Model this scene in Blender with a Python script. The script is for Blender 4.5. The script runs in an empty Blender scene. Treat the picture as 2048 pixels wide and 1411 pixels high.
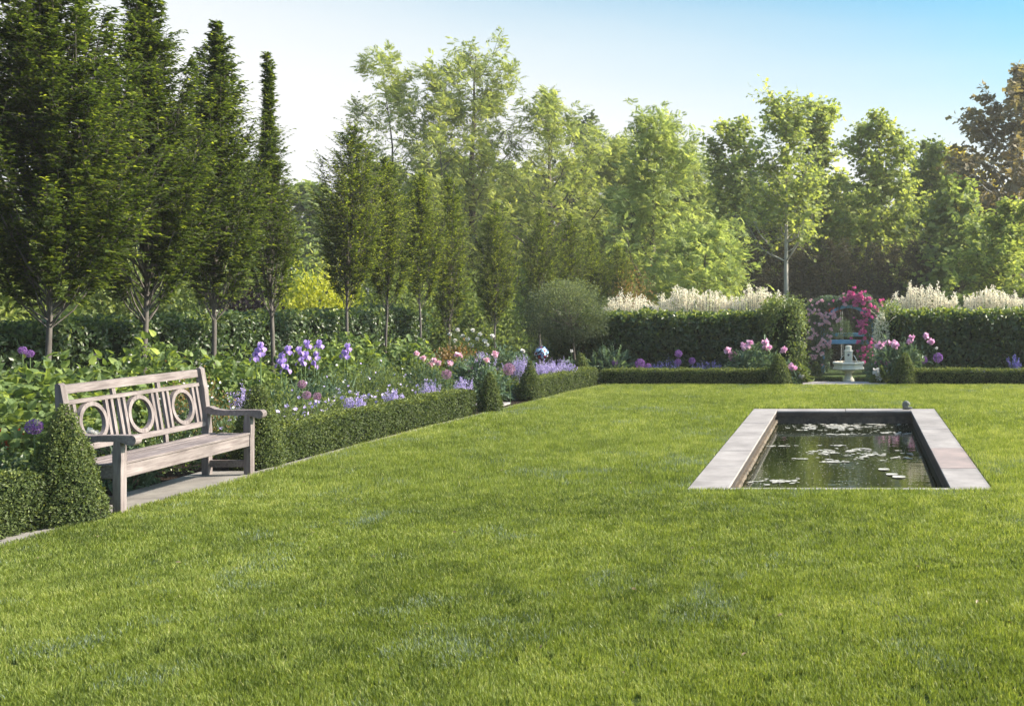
import bpy, math, random
import numpy as np
from mathutils import Vector
R = math.radians
rng = np.random.default_rng(7)
random.seed(7)
scene = bpy.context.scene
col = scene.collection

# ------------------------------------------------------------------ camera
F, H0, CX, CY = 2150.0, 1.7, 1701.0, 585.0        # focal length in photo pixels, eye height, centre of the view axis
cd = bpy.data.cameras.new('camera'); cam = bpy.data.objects.new('camera', cd); col.objects.link(cam)
cam.location = (0, 0, H0); cam.rotation_euler = (R(90), 0, 0)
cd.sensor_width = 36; cd.lens = 36*F/2048
cd.shift_x = -(CX-1024)/2048; cd.shift_y = -(705.5-CY)/2048
cd.clip_end = 2000
cd.dof.use_dof = True; cd.dof.focus_distance = 10.5; cd.dof.aperture_fstop = 7.0
scene.camera = cam

# ------------------------------------------------------------------ light
SUN_EL, SUN_AZ = 32.0, 74.0                        # azimuth clockwise from +Y
w = bpy.data.worlds.new('World'); scene.world = w; w.use_nodes = True
nt = w.node_tree; nt.nodes.clear()
out = nt.nodes.new('ShaderNodeOutputWorld'); bg = nt.nodes.new('ShaderNodeBackground')
sky = nt.nodes.new('ShaderNodeTexSky'); sky.sky_type = 'NISHITA'; sky.sun_disc = False
sky.sun_elevation = R(SUN_EL); sky.sun_rotation = R(SUN_AZ)
sky.air_density = 1.1; sky.dust_density = 1.6; sky.ozone_density = 1.6
bg.inputs['Strength'].default_value = 0.12
# a thin bright veil low in the sky that clears upwards and towards the right
tc = nt.nodes.new('ShaderNodeTexCoord')
dot = nt.nodes.new('ShaderNodeVectorMath'); dot.operation = 'DOT_PRODUCT'
dot.inputs[1].default_value = (0.17, 0.0, 1.0)
nt.links.new(tc.outputs['Generated'], dot.inputs[0])
cn = nt.nodes.new('ShaderNodeTexNoise'); cn.inputs['Scale'].default_value = 2.2; cn.inputs['Detail'].default_value = 3
mp = nt.nodes.new('ShaderNodeMapping'); mp.inputs['Scale'].default_value = (1, 1, 7)
nt.links.new(tc.outputs['Generated'], mp.inputs[0]); nt.links.new(mp.outputs[0], cn.inputs['Vector'])
ma = nt.nodes.new('ShaderNodeMath'); ma.operation = 'MULTIPLY_ADD'
ma.inputs[1].default_value = 0.05; nt.links.new(cn.outputs['Fac'], ma.inputs[0]); nt.links.new(dot.outputs['Value'], ma.inputs[2])
rp = nt.nodes.new('ShaderNodeValToRGB'); e = rp.color_ramp.elements
rp.color_ramp.interpolation = 'EASE'
e[0].position = 0.10; e[0].color = (1, 1, 1, 1); e[1].position = 0.345; e[1].color = (0, 0, 0, 1)
nt.links.new(ma.outputs[0], rp.inputs[0])
veil = nt.nodes.new('ShaderNodeMix'); veil.data_type = 'RGBA'
tint = nt.nodes.new('ShaderNodeMix'); tint.data_type = 'RGBA'; tint.blend_type = 'MULTIPLY'; tint.inputs[0].default_value = 1
sx_ = nt.nodes.new('ShaderNodeSeparateXYZ'); nt.links.new(tc.outputs['Generated'], sx_.inputs[0])
rt = nt.nodes.new('ShaderNodeValToRGB'); e2 = rt.color_ramp.elements
e2[0].position = .28; e2[0].color = (.22, .53, .58, 1); e2[1].position = .62; e2[1].color = (.85, 1, 1, 1)
nt.links.new(sx_.outputs['Z'], rt.inputs[0]); nt.links.new(rt.outputs[0], tint.inputs[7])
nt.links.new(sky.outputs[0], tint.inputs[6])
nt.links.new(rp.outputs[0], veil.inputs[0]); nt.links.new(tint.outputs[2], veil.inputs[6]); veil.inputs[7].default_value = (2.95, 2.97, 3.0, 1)
gd = nt.nodes.new('ShaderNodeVectorMath'); gd.operation = 'DOT_PRODUCT'
gd.inputs[1].default_value = (math.sin(R(SUN_AZ))*math.cos(R(SUN_EL)), math.cos(R(SUN_AZ))*math.cos(R(SUN_EL)), math.sin(R(SUN_EL)))
nt.links.new(tc.outputs['Generated'], gd.inputs[0])
gm = nt.nodes.new('ShaderNodeMath'); gm.operation = 'MAXIMUM'; gm.inputs[1].default_value = 0; nt.links.new(gd.outputs['Value'], gm.inputs[0])
gp = nt.nodes.new('ShaderNodeMath'); gp.operation = 'POWER'; gp.inputs[1].default_value = 14; nt.links.new(gm.outputs[0], gp.inputs[0])
gc = nt.nodes.new('ShaderNodeMix'); gc.data_type = 'RGBA'; gc.blend_type = 'ADD'; gc.inputs[7].default_value = (13, 11.4, 9.0, 1)   # hazy glow round the out-of-view sun, added as warm fill
nt.links.new(gp.outputs[0], gc.inputs[0]); nt.links.new(veil.outputs[2], gc.inputs[6])
nt.links.new(gc.outputs[2], bg.inputs['Color']); nt.links.new(bg.outputs[0], out.inputs[0])
sd = bpy.data.lights.new('sun', 'SUN'); sun = bpy.data.objects.new('sun', sd); col.objects.link(sun)
sd.energy = 4.3; sd.angle = R(2.5); sd.color = (1.0, 0.90, 0.74)
sv = Vector((math.sin(R(SUN_AZ))*math.cos(R(SUN_EL)), math.cos(R(SUN_AZ))*math.cos(R(SUN_EL)), math.sin(R(SUN_EL))))
sun.rotation_euler = sv.to_track_quat('Z', 'Y').to_euler()
scene.view_settings.view_transform = 'Standard'; scene.view_settings.look = 'None'
scene.view_settings.exposure = 1.5; scene.view_settings.gamma = 1
scene.render.engine = 'CYCLES'
scene.cycles.max_bounces = 6; scene.cycles.transparent_max_bounces = 4; scene.cycles.transmission_bounces = 4
scene.cycles.diffuse_bounces = 3; scene.cycles.glossy_bounces = 3

# ------------------------------------------------------------------ helpers
def P(x, y, Y):                                    # the point at distance Y seen at photo pixel (x, y)
    return ((x-CX)*Y/F, Y, H0-(y-CY)*Y/F)
def tag(o, label=None, cat=None, group=None, kind=None):
    if label: o['label'] = label
    if cat: o['category'] = cat
    if group: o['group'] = group
    if kind: o['kind'] = kind
    return o
def empty(name, loc, label, cat, group=None, rz=0):
    o = bpy.data.objects.new(name, None); col.objects.link(o); o.location = loc; o.rotation_euler = (0, 0, rz)
    o.empty_display_size = 0.1
    return tag(o, label, cat, group)
def copy_tree(o, parent=None):
    c = o.copy(); col.objects.link(c)
    if parent: c.parent = parent
    for ch in [k for k in bpy.data.objects if k.parent == o]: copy_tree(ch, c)
    return c

class Geo:                                         # collects raw geometry (numpy), one mesh at the end
    def __init__(s): s.v = []; s.f = {3: [], 4: []}; s.t = []; s.n = 0; s.ng = []
    def add(s, v, f, t=None):
        v = np.asarray(v, float).reshape(-1, 3); f = np.asarray(f, int)
        s.v.append(v); s.f[f.shape[1]].append(f+s.n)
        s.t.append(np.full(len(v), 0.5) if t is None else np.broadcast_to(np.asarray(t, float), (len(v),)))
        s.n += len(v)
        return s
    def poly(s, v, f, t=0.5):                      # python list of faces of any size
        base = s.n; v = np.asarray(v, float); s.v.append(v); s.t.append(np.full(len(v), float(t))); s.n += len(v)
        for q in f: s.ng.append([i+base for i in q])
        return s
    def build(s, name, mat, parent=None, smooth=False, loc=None):
        me = bpy.data.meshes.new(name)
        v = np.concatenate(s.v) if s.v else np.zeros((0, 3))
        loops = []; sizes = []
        for k in (3, 4):
            if s.f[k]:
                a = np.concatenate(s.f[k]); loops.append(a.ravel()); sizes.append(np.full(len(a), k))
        for q in s.ng: loops.append(np.array(q)); sizes.append(np.array([len(q)]))
        loops = np.concatenate(loops).astype(np.int32); sizes = np.concatenate(sizes).astype(np.int32)
        me.vertices.add(len(v)); me.vertices.foreach_set('co', v.astype(np.float32).ravel())
        me.loops.add(len(loops)); me.loops.foreach_set('vertex_index', loops)
        me.polygons.add(len(sizes)); st = np.concatenate([[0], np.cumsum(sizes)[:-1]]).astype(np.int32)
        me.polygons.foreach_set('loop_start', st); me.polygons.foreach_set('loop_total', sizes)
        me.polygons.foreach_set('use_smooth', np.full(len(sizes), bool(smooth)))
        at = me.attributes.new('tint', 'FLOAT', 'POINT'); at.data.foreach_set('value', np.concatenate(s.t).astype(np.float32))
        me.update(calc_edges=True); me.validate()
        me.materials.append(mat)
        o = bpy.data.objects.new(name, me); col.objects.link(o)
        if parent: o.parent = parent
        if loc is not None: o.location = loc
        return o

def nrm(a): return a/np.maximum(np.linalg.norm(a, axis=-1, keepdims=True), 1e-9)
def rdir(n, r=rng): return nrm(r.normal(size=(n, 3)))

# leaf templates: (u along, v across, w up) and faces
T_DIA = (np.array([[0, 0, 0], [.45, .5, .12], [1, 0, -.05], [.45, -.5, .12]]), np.array([[0, 2, 1], [0, 3, 2]]))
T_OVAL = (np.array([[0, 0, 0], [.22, .42, .08], [.6, .44, .1], [1, 0, -.15], [.6, -.44, .1], [.22, -.42, .08], [.5, 0, 0]]),
          np.array([[0, 6, 1], [1, 6, 2], [2, 6, 3], [3, 6, 4], [4, 6, 5], [5, 6, 0]]))
T_HEART = (np.array([[0, 0, 0], [-.02, .3, .05], [.28, .5, .1], [.7, .34, .04], [1.05, 0, -.22], [.7, -.34, .04], [.28, -.5, .1], [-.02, -.3, .05], [.35, 0, 0], [.72, 0, -.06]]),
          np.array([[0, 8, 1], [1, 8, 2], [2, 8, 3], [3, 8, 9], [3, 9, 4], [4, 9, 5], [5, 9, 8], [5, 8, 6], [6, 8, 7], [7, 8, 0]]))
def pinnate(k=4):
    v = []; f = []
    for i in range(k):
        u = .18+.8*i/k
        for sgn in (-1, 1):
            L = .55*(1-.35*abs(i/k-.4)); b = len(v)
            v += [[u, 0, -.2*u*u], [u+.17, sgn*L*.5, -.2*u*u-.02], [u+.16, sgn*L, -.2*u*u-.12], [u-.02, sgn*L*.5, -.2*u*u-.06]]
            f += [[b, b+1, b+2], [b, b+2, b+3]]
    b = len(v); v += [[.9, 0, -.17], [1.1, .08, -.25], [1.35, 0, -.36], [1.1, -.08, -.25]]; f += [[b, b+1, b+2], [b, b+2, b+3]]
    return (np.array(v), np.array(f))
T_PIN = pinnate()
T_LOBE = (np.array([[0, 0, 0], [.25, .5, .05], [.5, .28, .0], [.95, .35, -.1], [1, 0, -.12], [.95, -.35, -.1], [.5, -.28, 0], [.25, -.5, .05]]),
          np.array([[0, 2, 1], [0, 4, 2], [2, 4, 3], [0, 6, 4], [6, 5, 4], [0, 7, 6]]))
def leaves(g, pos, d, up, L, W, tmpl, tint):
    n = len(pos); d = nrm(d); s = nrm(np.cross(up, d)); u = np.cross(d, s)
    tv, tf = tmpl; L = np.broadcast_to(np.asarray(L, float), (n,)); W = np.broadcast_to(np.asarray(W, float), (n,))
    v = (pos[:, None, :] + d[:, None, :]*(tv[None, :, 0, None]*L[:, None, None]) + s[:, None, :]*(tv[None, :, 1, None]*(L*W)[:, None, None])
         + u[:, None, :]*(tv[None, :, 2, None]*L[:, None, None]))
    f = (tf[None] + (np.arange(n)*len(tv))[:, None, None]).reshape(-1, 3)
    g.add(v.reshape(-1, 3), f, np.repeat(np.broadcast_to(np.asarray(tint, float), (n,)), len(tv)))
def segs(g, a, b, r0, r1, sides=5, tint=0.5):       # many tapered sticks at once
    a = np.asarray(a, float).reshape(-1, 3); b = np.asarray(b, float).reshape(-1, 3); n = len(a)
    r0 = np.broadcast_to(np.asarray(r0, float), (n,)); r1 = np.broadcast_to(np.asarray(r1, float), (n,))
    d = nrm(b-a); ref = np.where(np.abs(d[:, 2:3]) > .9, np.array([[1., 0, 0]]), np.array([[0, 0, 1.]]))
    x = nrm(np.cross(d, ref)); y = np.cross(d, x)
    an = np.arange(sides)*2*np.pi/sides; c = np.cos(an)[None, :, None]; s = np.sin(an)[None, :, None]
    ring = x[:, None]*c + y[:, None]*s
    v = np.concatenate([a[:, None]+ring*r0[:, None, None], b[:, None]+ring*r1[:, None, None]], 1)
    i = np.arange(sides); j = (i+1) % sides
    q = np.stack([i, j, j+sides, i+sides], 1)
    f = (q[None]+(np.arange(n)*2*sides)[:, None, None]).reshape(-1, 4)
    g.add(v.reshape(-1, 3), f, np.repeat(np.broadcast_to(np.asarray(tint, float), (n,)), 2*sides))
def tube(g, pts, rad, sides=8, cap=True, tint=.5):  # one continuous tube along a polyline
    pts = np.asarray(pts, float); n = len(pts); rad = np.broadcast_to(np.asarray(rad, float), (n,))
    d = np.gradient(pts, axis=0); d = nrm(d); ref = np.array([1., 0, 0]) if abs(d[:, 2]).mean() > .7 else np.array([0, 0, 1.])
    x = nrm(np.cross(d, ref)); y = np.cross(d, x); an = np.arange(sides)*2*np.pi/sides
    v = pts[:, None]+(x[:, None]*np.cos(an)[None, :, None]+y[:, None]*np.sin(an)[None, :, None])*rad[:, None, None]
    i = np.arange(sides); j = (i+1) % sides; f = []
    for k in range(n-1): f.append(np.stack([i+k*sides, j+k*sides, j+(k+1)*sides, i+(k+1)*sides], 1))
    g.add(v.reshape(-1, 3), np.concatenate(f), tint)
    if cap: g.poly(np.concatenate([v[0], v[-1]]), [list(range(sides))[::-1], list(range(sides, 2*sides))], tint)
def lathe(g, prof, n=24, c=(0, 0, 0), rot=0, tint=.5):
    prof = np.asarray(prof, float); an = np.arange(n)*2*np.pi/n+rot; m = len(prof)
    v = np.stack([prof[:, 0, None]*np.cos(an), prof[:, 0, None]*np.sin(an), np.repeat(prof[:, 1, None], n, 1)], -1)+np.array(c)
    i = np.arange(n); j = (i+1) % n
    f = np.concatenate([np.stack([i+k*n, j+k*n, j+(k+1)*n, i+(k+1)*n], 1) for k in range(m-1)])
    g.add(v.reshape(-1, 3), f, tint)
    g.poly(np.concatenate([v[0], v[-1]]), [list(range(n))[::-1], list(range(n, 2*n))], tint)
def box(g, x0, x1, y0, y1, z0, z1, b=0.004, tint=.5):   # bevelled box
    b = min(b, .45*min(abs(x1-x0), abs(y1-y0), abs(z1-z0)))
    v = []; idx = {}
    X, Y, Z = (x0, x1), (y0, y1), (z0, z1)
    for i in (0, 1):
        for j in (0, 1):
            for k in (0, 1):
                si, sj, sk = (1-2*i)*b, (1-2*j)*b, (1-2*k)*b
                for a in range(3):
                    p = [X[i]+si, Y[j]+sj, Z[k]+sk]; p[a] = (X[i], Y[j], Z[k])[a]
                    idx[i, j, k, a] = len(v); v.append(p)
    f = []
    for s in (0, 1):
        q = [idx[s, 0, 0, 0], idx[s, 1, 0, 0], idx[s, 1, 1, 0], idx[s, 0, 1, 0]]; f.append(q if s else q[::-1])
        q = [idx[0, s, 0, 1], idx[1, s, 0, 1], idx[1, s, 1, 1], idx[0, s, 1, 1]]; f.append(q[::-1] if s else q)
        q = [idx[0, 0, s, 2], idx[1, 0, s, 2], idx[1, 1, s, 2], idx[0, 1, s, 2]]; f.append(q if s else q[::-1])
    for i in (0, 1):
        for j in (0, 1):
            f.append([idx[i, j, 0, 0], idx[i, j, 0, 1], idx[i, j, 1, 1], idx[i, j, 1, 0]])
            f.append([idx[i, 0, j, 0], idx[i, 0, j, 2], idx[i, 1, j, 2], idx[i, 1, j, 0]])
            f.append([idx[0, i, j, 1], idx[0, i, j, 2], idx[1, i, j, 2], idx[1, i, j, 1]])
            for k in (0, 1): f.append([idx[i, j, k, 0], idx[i, j, k, 1], idx[i, j, k, 2]])
    g.poly(v, f, tint)
    return g
def prism(g, outline, axis, a0, a1, tint=.5):      # extrude an outline (in the other two axes) from a0 to a1
    o = [list(p) for p in outline]; n = len(o)
    def mk(p, a):
        q = [p[0], p[1]]; q.insert(axis, a); return q
    v = [mk(p, a0) for p in o]+[mk(p, a1) for p in o]
    f = [list(range(n))[::-1], list(range(n, 2*n))]+[[i, (i+1) % n, (i+1) % n+n, i+n] for i in range(n)]
    g.poly(v, f, tint)

# value noise on the ground plane
_tab = np.random.default_rng(3).random((256, 256))
def vnoise(x, y, s, o=0):
    x = x/s+o*17.3+500; y = y/s+o*9.1+500; i = np.floor(x).astype(int); j = np.floor(y).astype(int); fx = x-i; fy = y-j
    fx = fx*fx*(3-2*fx); fy = fy*fy*(3-2*fy); t = lambda a, b: _tab[a % 256, b % 256]
    return (t(i, j)*(1-fx)+t(i+1, j)*fx)*(1-fy)+(t(i, j+1)*(1-fx)+t(i+1, j+1)*fx)*fy

# ------------------------------------------------------------------ materials
MATS = {}
def node_mat(name):
    m = bpy.data.materials.new(name); m.use_nodes = True; t = m.node_tree; t.nodes.clear()
    o = t.nodes.new('ShaderNodeOutputMaterial'); return m, t, o
def leaf_mat(name, c0, c1, c2=None, trans=.38, rough=.5, spec=.35, tcol=1.25):
    m, t, o = node_mat(name)
    a = t.nodes.new('ShaderNodeAttribute'); a.attribute_name = 'tint'
    r = t.nodes.new('ShaderNodeValToRGB'); e = r.color_ramp.elements
    e[0].color = (*c0, 1); e[1].color = (*c1, 1)
    if c2: e[1].position = .6; k = e.new(1.0); k.color = (*c2, 1)
    t.links.new(a.outputs['Fac'], r.inputs[0])
    p = t.nodes.new('ShaderNodeBsdfPrincipled'); p.inputs['Roughness'].default_value = rough; p.inputs['Specular IOR Level'].default_value = spec
    tr = t.nodes.new('ShaderNodeBsdfTranslucent'); mx = t.nodes.new('ShaderNodeMixShader'); mx.inputs[0].default_value = trans
    h = t.nodes.new('ShaderNodeMix'); h.data_type = 'RGBA'; h.blend_type = 'MULTIPLY'; h.inputs[0].default_value = 1
    h.inputs[7].default_value = (tcol*1.15, tcol*1.12, tcol*.55, 1)
    t.links.new(r.outputs[0], p.inputs['Base Color']); t.links.new(r.outputs[0], h.inputs[6]); t.links.new(h.outputs[2], tr.inputs[0])
    t.links.new(p.outputs[0], mx.inputs[1]); t.links.new(tr.outputs[0], mx.inputs[2]); t.links.new(mx.outputs[0], o.inputs[0])
    return m
def surf_mat(name, c0, c1, scale=8, rough=.8, bump=.3, stretch=(1, 1, 1), spec=.3, detail=6, bscale=None, coords='Object', bdist=.01):
    m, t, o = node_mat(name)
    tcn = t.nodes.new('ShaderNodeTexCoord'); mpn = t.nodes.new('ShaderNodeMapping'); mpn.inputs['Scale'].default_value = stretch
    t.links.new(tcn.outputs[coords], mpn.inputs[0])
    n = t.nodes.new('ShaderNodeTexNoise'); n.inputs['Scale'].default_value = scale; n.inputs['Detail'].default_value = detail; n.inputs['Roughness'].default_value = .65
    t.links.new(mpn.outputs[0], n.inputs['Vector'])
    r = t.nodes.new('ShaderNodeValToRGB'); e = r.color_ramp.elements; e[0].position = .33; e[1].position = .68; e[0].color = (*c0, 1); e[1].color = (*c1, 1)
    t.links.new(n.outputs['Fac'], r.inputs[0])
    p = t.nodes.new('ShaderNodeBsdfPrincipled'); p.inputs['Roughness'].default_value = rough; p.inputs['Specular IOR Level'].default_value = spec
    n2 = t.nodes.new('ShaderNodeTexNoise'); n2.inputs['Scale'].default_value = bscale or scale*4; n2.inputs['Detail'].default_value = 5
    t.links.new(mpn.outputs[0], n2.inputs['Vector'])
    b = t.nodes.new('ShaderNodeBump'); b.inputs['Strength'].default_value = bump; b.inputs['Distance'].default_value = bdist
    t.links.new(n2.outputs['Fac'], b.inputs['Height']); t.links.new(b.outputs[0], p.inputs['Normal'])
    t.links.new(r.outputs[0], p.inputs['Base Color']); t.links.new(p.outputs[0], o.inputs[0])
    return m
M = MATS
M['grass'] = leaf_mat('grass_blade', (.056, .085, .016), (.205, .256, .046), (.42, .42, .17), trans=.42, rough=.5, spec=.3)
M['greygrass'] = leaf_mat('grey_grass_blade', (.10, .15, .10), (.24, .28, .22), trans=.25, rough=.5)
M['lawn'] = surf_mat('lawn_soil', (.035, .05, .014), (.085, .115, .026), 14, .95, .5, spec=.05)
M['soil'] = surf_mat('mulch', (.012, .008, .006), (.045, .030, .024), 40, .95, 1, spec=.1, bscale=60, bdist=.03)
M['field'] = surf_mat('rough_ground', (.02, .035, .012), (.06, .09, .025), 1.5, .95, .5, spec=.1)
M['box'] = leaf_mat('box_leaf', (.033, .050, .018), (.105, .138, .040), (.28, .31, .08), trans=.35, rough=.5, spec=.25)
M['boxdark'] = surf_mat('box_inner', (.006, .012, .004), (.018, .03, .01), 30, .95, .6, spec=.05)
M['hedge'] = leaf_mat('hedge_leaf', (.028, .055, .024), (.085, .13, .045), (.26, .30, .075), trans=.45, rough=.38, spec=.6)
M['hornbeam'] = leaf_mat('hornbeam_leaf', (.019, .033, .009), (.062, .092, .017), (.27, .31, .045), trans=.48, rough=.55, spec=.2, tcol=1.8)
M['ash'] = leaf_mat('pale_pinnate_leaf', (.14, .18, .06), (.28, .32, .12), (.42, .44, .17), trans=.5, rough=.55, tcol=1.4, spec=.15)
M['ashcool'] = leaf_mat('cool_pinnate_leaf', (.14, .19, .08), (.27, .32, .13), (.42, .44, .18), trans=.5, rough=.55, tcol=1.5, spec=.15)
M['poplar'] = leaf_mat('round_green_leaf', (.13, .17, .055), (.26, .31, .10), (.46, .46, .13), trans=.5, rough=.5, tcol=1.5, spec=.2)
M['oak'] = leaf_mat('brown_green_leaf', (.11, .095, .06), (.21, .17, .10), (.34, .27, .13), trans=.4, rough=.55, spec=.2)
M['gold'] = leaf_mat('golden_leaf', (.22, .19, .04), (.42, .36, .07), (.60, .50, .10), trans=.52, tcol=1.6, spec=.15)
M['darkwood'] = leaf_mat('thicket_leaf', (.035, .036, .026), (.075, .072, .05), (.14, .13, .08), trans=.25, rough=.6, spec=.1)
M['midgreen'] = leaf_mat('wood_leaf', (.10, .14, .05), (.20, .25, .085), (.34, .37, .12), trans=.45, rough=.55, spec=.15, tcol=1.5)
M['greyleaf'] = leaf_mat('grey_leaf', (.06, .08, .05), (.12, .15, .09), (.24, .27, .13), trans=.35, rough=.55, spec=.2)
M['purpleleaf'] = leaf_mat('purple_leaf', (.02, .012, .018), (.05, .025, .032), (.10, .05, .05), trans=.3)
M['bronze'] = leaf_mat('bronze_leaf', (.10, .075, .03), (.26, .16, .06), (.42, .24, .12), trans=.4)
M['acid'] = leaf_mat('acid_yellow_leaf', (.20, .23, .025), (.38, .40, .04), (.50, .50, .07), trans=.45, tcol=1.2)
M['hydra'] = leaf_mat('hydrangea_leaf', (.06, .10, .038), (.14, .195, .065), (.30, .36, .07), trans=.38, rough=.5, tcol=1.25, spec=.25)
M['perennial'] = leaf_mat('perennial_leaf', (.06, .09, .035), (.14, .18, .06), (.27, .31, .09), trans=.38, rough=.5, spec=.25)
M['bluegreen'] = leaf_mat('blue_green_leaf', (.05, .085, .06), (.11, .17, .11), (.20, .27, .17), trans=.3, rough=.5, spec=.3)
M['willow'] = leaf_mat('variegated_willow_leaf', (.66, .65, .48), (.86, .83, .72), (.93, .82, .72), trans=.45, rough=.5, tcol=1.0)
M['willow'].node_tree.nodes['Mix'].inputs[7].default_value = (1.05, 1.03, .92, 1)
def flower_mat(name, c0, c1, trans=.3):
    m = leaf_mat(name, c0, c1, trans=trans, rough=.6, spec=.2)
    for n in m.node_tree.nodes:
        if n.type == 'MIX': n.inputs[7].default_value = (1.1, 1.0, 1.1, 1)
    return m
M['iris'] = flower_mat('iris_petal', (.28, .17, .52), (.60, .46, .84))
M['allium'] = flower_mat('allium_floret', (.16, .06, .26), (.38, .20, .50))
M['alliumpink'] = flower_mat('faded_allium_floret', (.26, .12, .22), (.45, .27, .38))
M['peony'] = flower_mat('peony_petal', (.66, .32, .52), (.88, .64, .78))
M['rose'] = flower_mat('pink_rose_petal', (.78, .42, .54), (.92, .70, .76))
M['magenta'] = flower_mat('magenta_rose_petal', (.62, .07, .32), (.88, .28, .55))
M['white'] = flower_mat('white_petal', (.66, .66, .60), (.85, .84, .80))
M['lav'] = flower_mat('catmint_floret', (.34, .28, .56), (.66, .58, .84))
M['blueviolet'] = flower_mat('salvia_floret', (.10, .10, .36), (.24, .22, .56))
M['geran'] = flower_mat('geranium_petal', (.40, .32, .68), (.68, .58, .86))
M['red'] = flower_mat('red_petal', (.5, .05, .02), (.72, .16, .05))
M['bark'] = surf_mat('grey_bark', (.055, .046, .042), (.15, .13, .12), 9, .85, .8, (1, 1, .25), bscale=30)
M['barkdark'] = surf_mat('dark_bark', (.05, .04, .035), (.13, .11, .09), 6, .9, .8, (1, 1, .25), bscale=20)
M['barkpale'] = surf_mat('pale_bark', (.26, .24, .21), (.46, .44, .40), 3, .8, .6, (1, 1, .5), bscale=12)
M['stem'] = leaf_mat('green_stem', (.05, .09, .03), (.12, .18, .06), trans=.1)
M['stone'] = surf_mat('bluestone', (.195, .175, .17), (.33, .30, .29), 2.2, .75, .35, bscale=60, bdist=.003)
M['stonewarm'] = surf_mat('rusty_stone', (.20, .165, .16), (.30, .235, .22), 3, .75, .25, bscale=60, bdist=.003)
M['concrete'] = surf_mat('pale_paving', (.17, .155, .15), (.28, .26, .245), 4, .8, .3, bscale=80, bdist=.003)
M['wallstone'] = surf_mat('pool_wall_stone', (.035, .028, .025), (.10, .08, .065), 10, .7, .8, bscale=26, bdist=.02)
M['edgestone'] = surf_mat('shade_toned_stone', (.028, .022, .020), (.065, .05, .045), 9, .6, .3, bscale=50, bdist=.003)  # slab edge stone, darkened so its colour carries the shade
M['limestone'] = surf_mat('fountain_limestone', (.74, .63, .50), (.90, .80, .68), 6, .8, .3, bscale=40)
M['snailstone'] = surf_mat('grey_cast_stone', (.11, .115, .10), (.19, .195, .17), 30, .85, .6, bscale=90, bdist=.004)
M['blue'] = surf_mat('blue_paint', (.16, .38, .66), (.22, .46, .74), 6, .5, .1)
M['metal'] = surf_mat('dark_metal', (.05, .045, .045), (.12, .11, .11), 20, .45, .1)
M['chain'] = surf_mat('pale_chain', (.35, .35, .36), (.55, .55, .56), 20, .4, .1)

def wood_mat():
    m, t, o = node_mat('weathered_teak')
    tcn = t.nodes.new('ShaderNodeTexCoord'); at = t.nodes.new('ShaderNodeAttribute'); at.attribute_name = 'tint'
    mpn = t.nodes.new('ShaderNodeMapping'); mpn.inputs['Scale'].default_value = (30, 2.2, 30)
    sw = t.nodes.new('ShaderNodeMapping'); sw.inputs['Scale'].default_value = (30, 30, 2.2)
    t.links.new(tcn.outputs['Object'], mpn.inputs[0]); t.links.new(tcn.outputs['Object'], sw.inputs[0])
    mv = t.nodes.new('ShaderNodeMix'); mv.data_type = 'VECTOR'
    gt = t.nodes.new('ShaderNodeMath'); gt.operation = 'GREATER_THAN'; gt.inputs[1].default_value = .5
    t.links.new(at.outputs['Fac'], gt.inputs[0]); t.links.new(gt.outputs[0], mv.inputs[0])
    t.links.new(mpn.outputs[0], mv.inputs[4]); t.links.new(sw.outputs[0], mv.inputs[5])
    n = t.nodes.new('ShaderNodeTexNoise'); n.inputs['Scale'].default_value = 1.6; n.inputs['Detail'].default_value = 7; n.inputs['Roughness'].default_value = .7
    t.links.new(mv.outputs[1], n.inputs['Vector'])
    r = t.nodes.new('ShaderNodeValToRGB'); e = r.color_ramp.elements
    e[0].position = .30; e[0].color = (.105, .08, .082, 1); e[1].position = .72; e[1].color = (.285, .243, .242, 1)
    k = e.new(.5); k.color = (.195, .163, .162, 1)
    t.links.new(n.outputs['Fac'], r.inputs[0])
    nl = t.nodes.new('ShaderNodeTexNoise'); nl.inputs['Scale'].default_value = 3; nl.inputs['Detail'].default_value = 3
    t.links.new(tcn.outputs['Object'], nl.inputs['Vector'])
    mm = t.nodes.new('ShaderNodeMix'); mm.data_type = 'RGBA'; mm.blend_type = 'MULTIPLY'; mm.inputs[0].default_value = .5
    t.links.new(r.outputs[0], mm.inputs[6]); t.links.new(nl.outputs['Color'], mm.inputs[7])
    hs = t.nodes.new('ShaderNodeMapRange'); hs.inputs[1].default_value = .3; hs.inputs[2].default_value = .7; hs.inputs[3].default_value = .66; hs.inputs[4].default_value = 1.12
    t.links.new(nl.outputs['Fac'], hs.inputs[0]); t.links.new(hs.outputs[0], mm.inputs[7]); mm.inputs[0].default_value = 1
    p = t.nodes.new('ShaderNodeBsdfPrincipled'); p.inputs['Roughness'].default_value = .75; p.inputs['Specular IOR Level'].default_value = .25
    b = t.nodes.new('ShaderNodeBump'); b.inputs['Strength'].default_value = .5; b.inputs['Distance'].default_value = .002
    t.links.new(n.outputs['Fac'], b.inputs['Height']); t.links.new(b.outputs[0], p.inputs['Normal'])
    t.links.new(mm.outputs[2], p.inputs['Base Color']); t.links.new(p.outputs[0], o.inputs[0])
    return m
M['teak'] = wood_mat()
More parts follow.
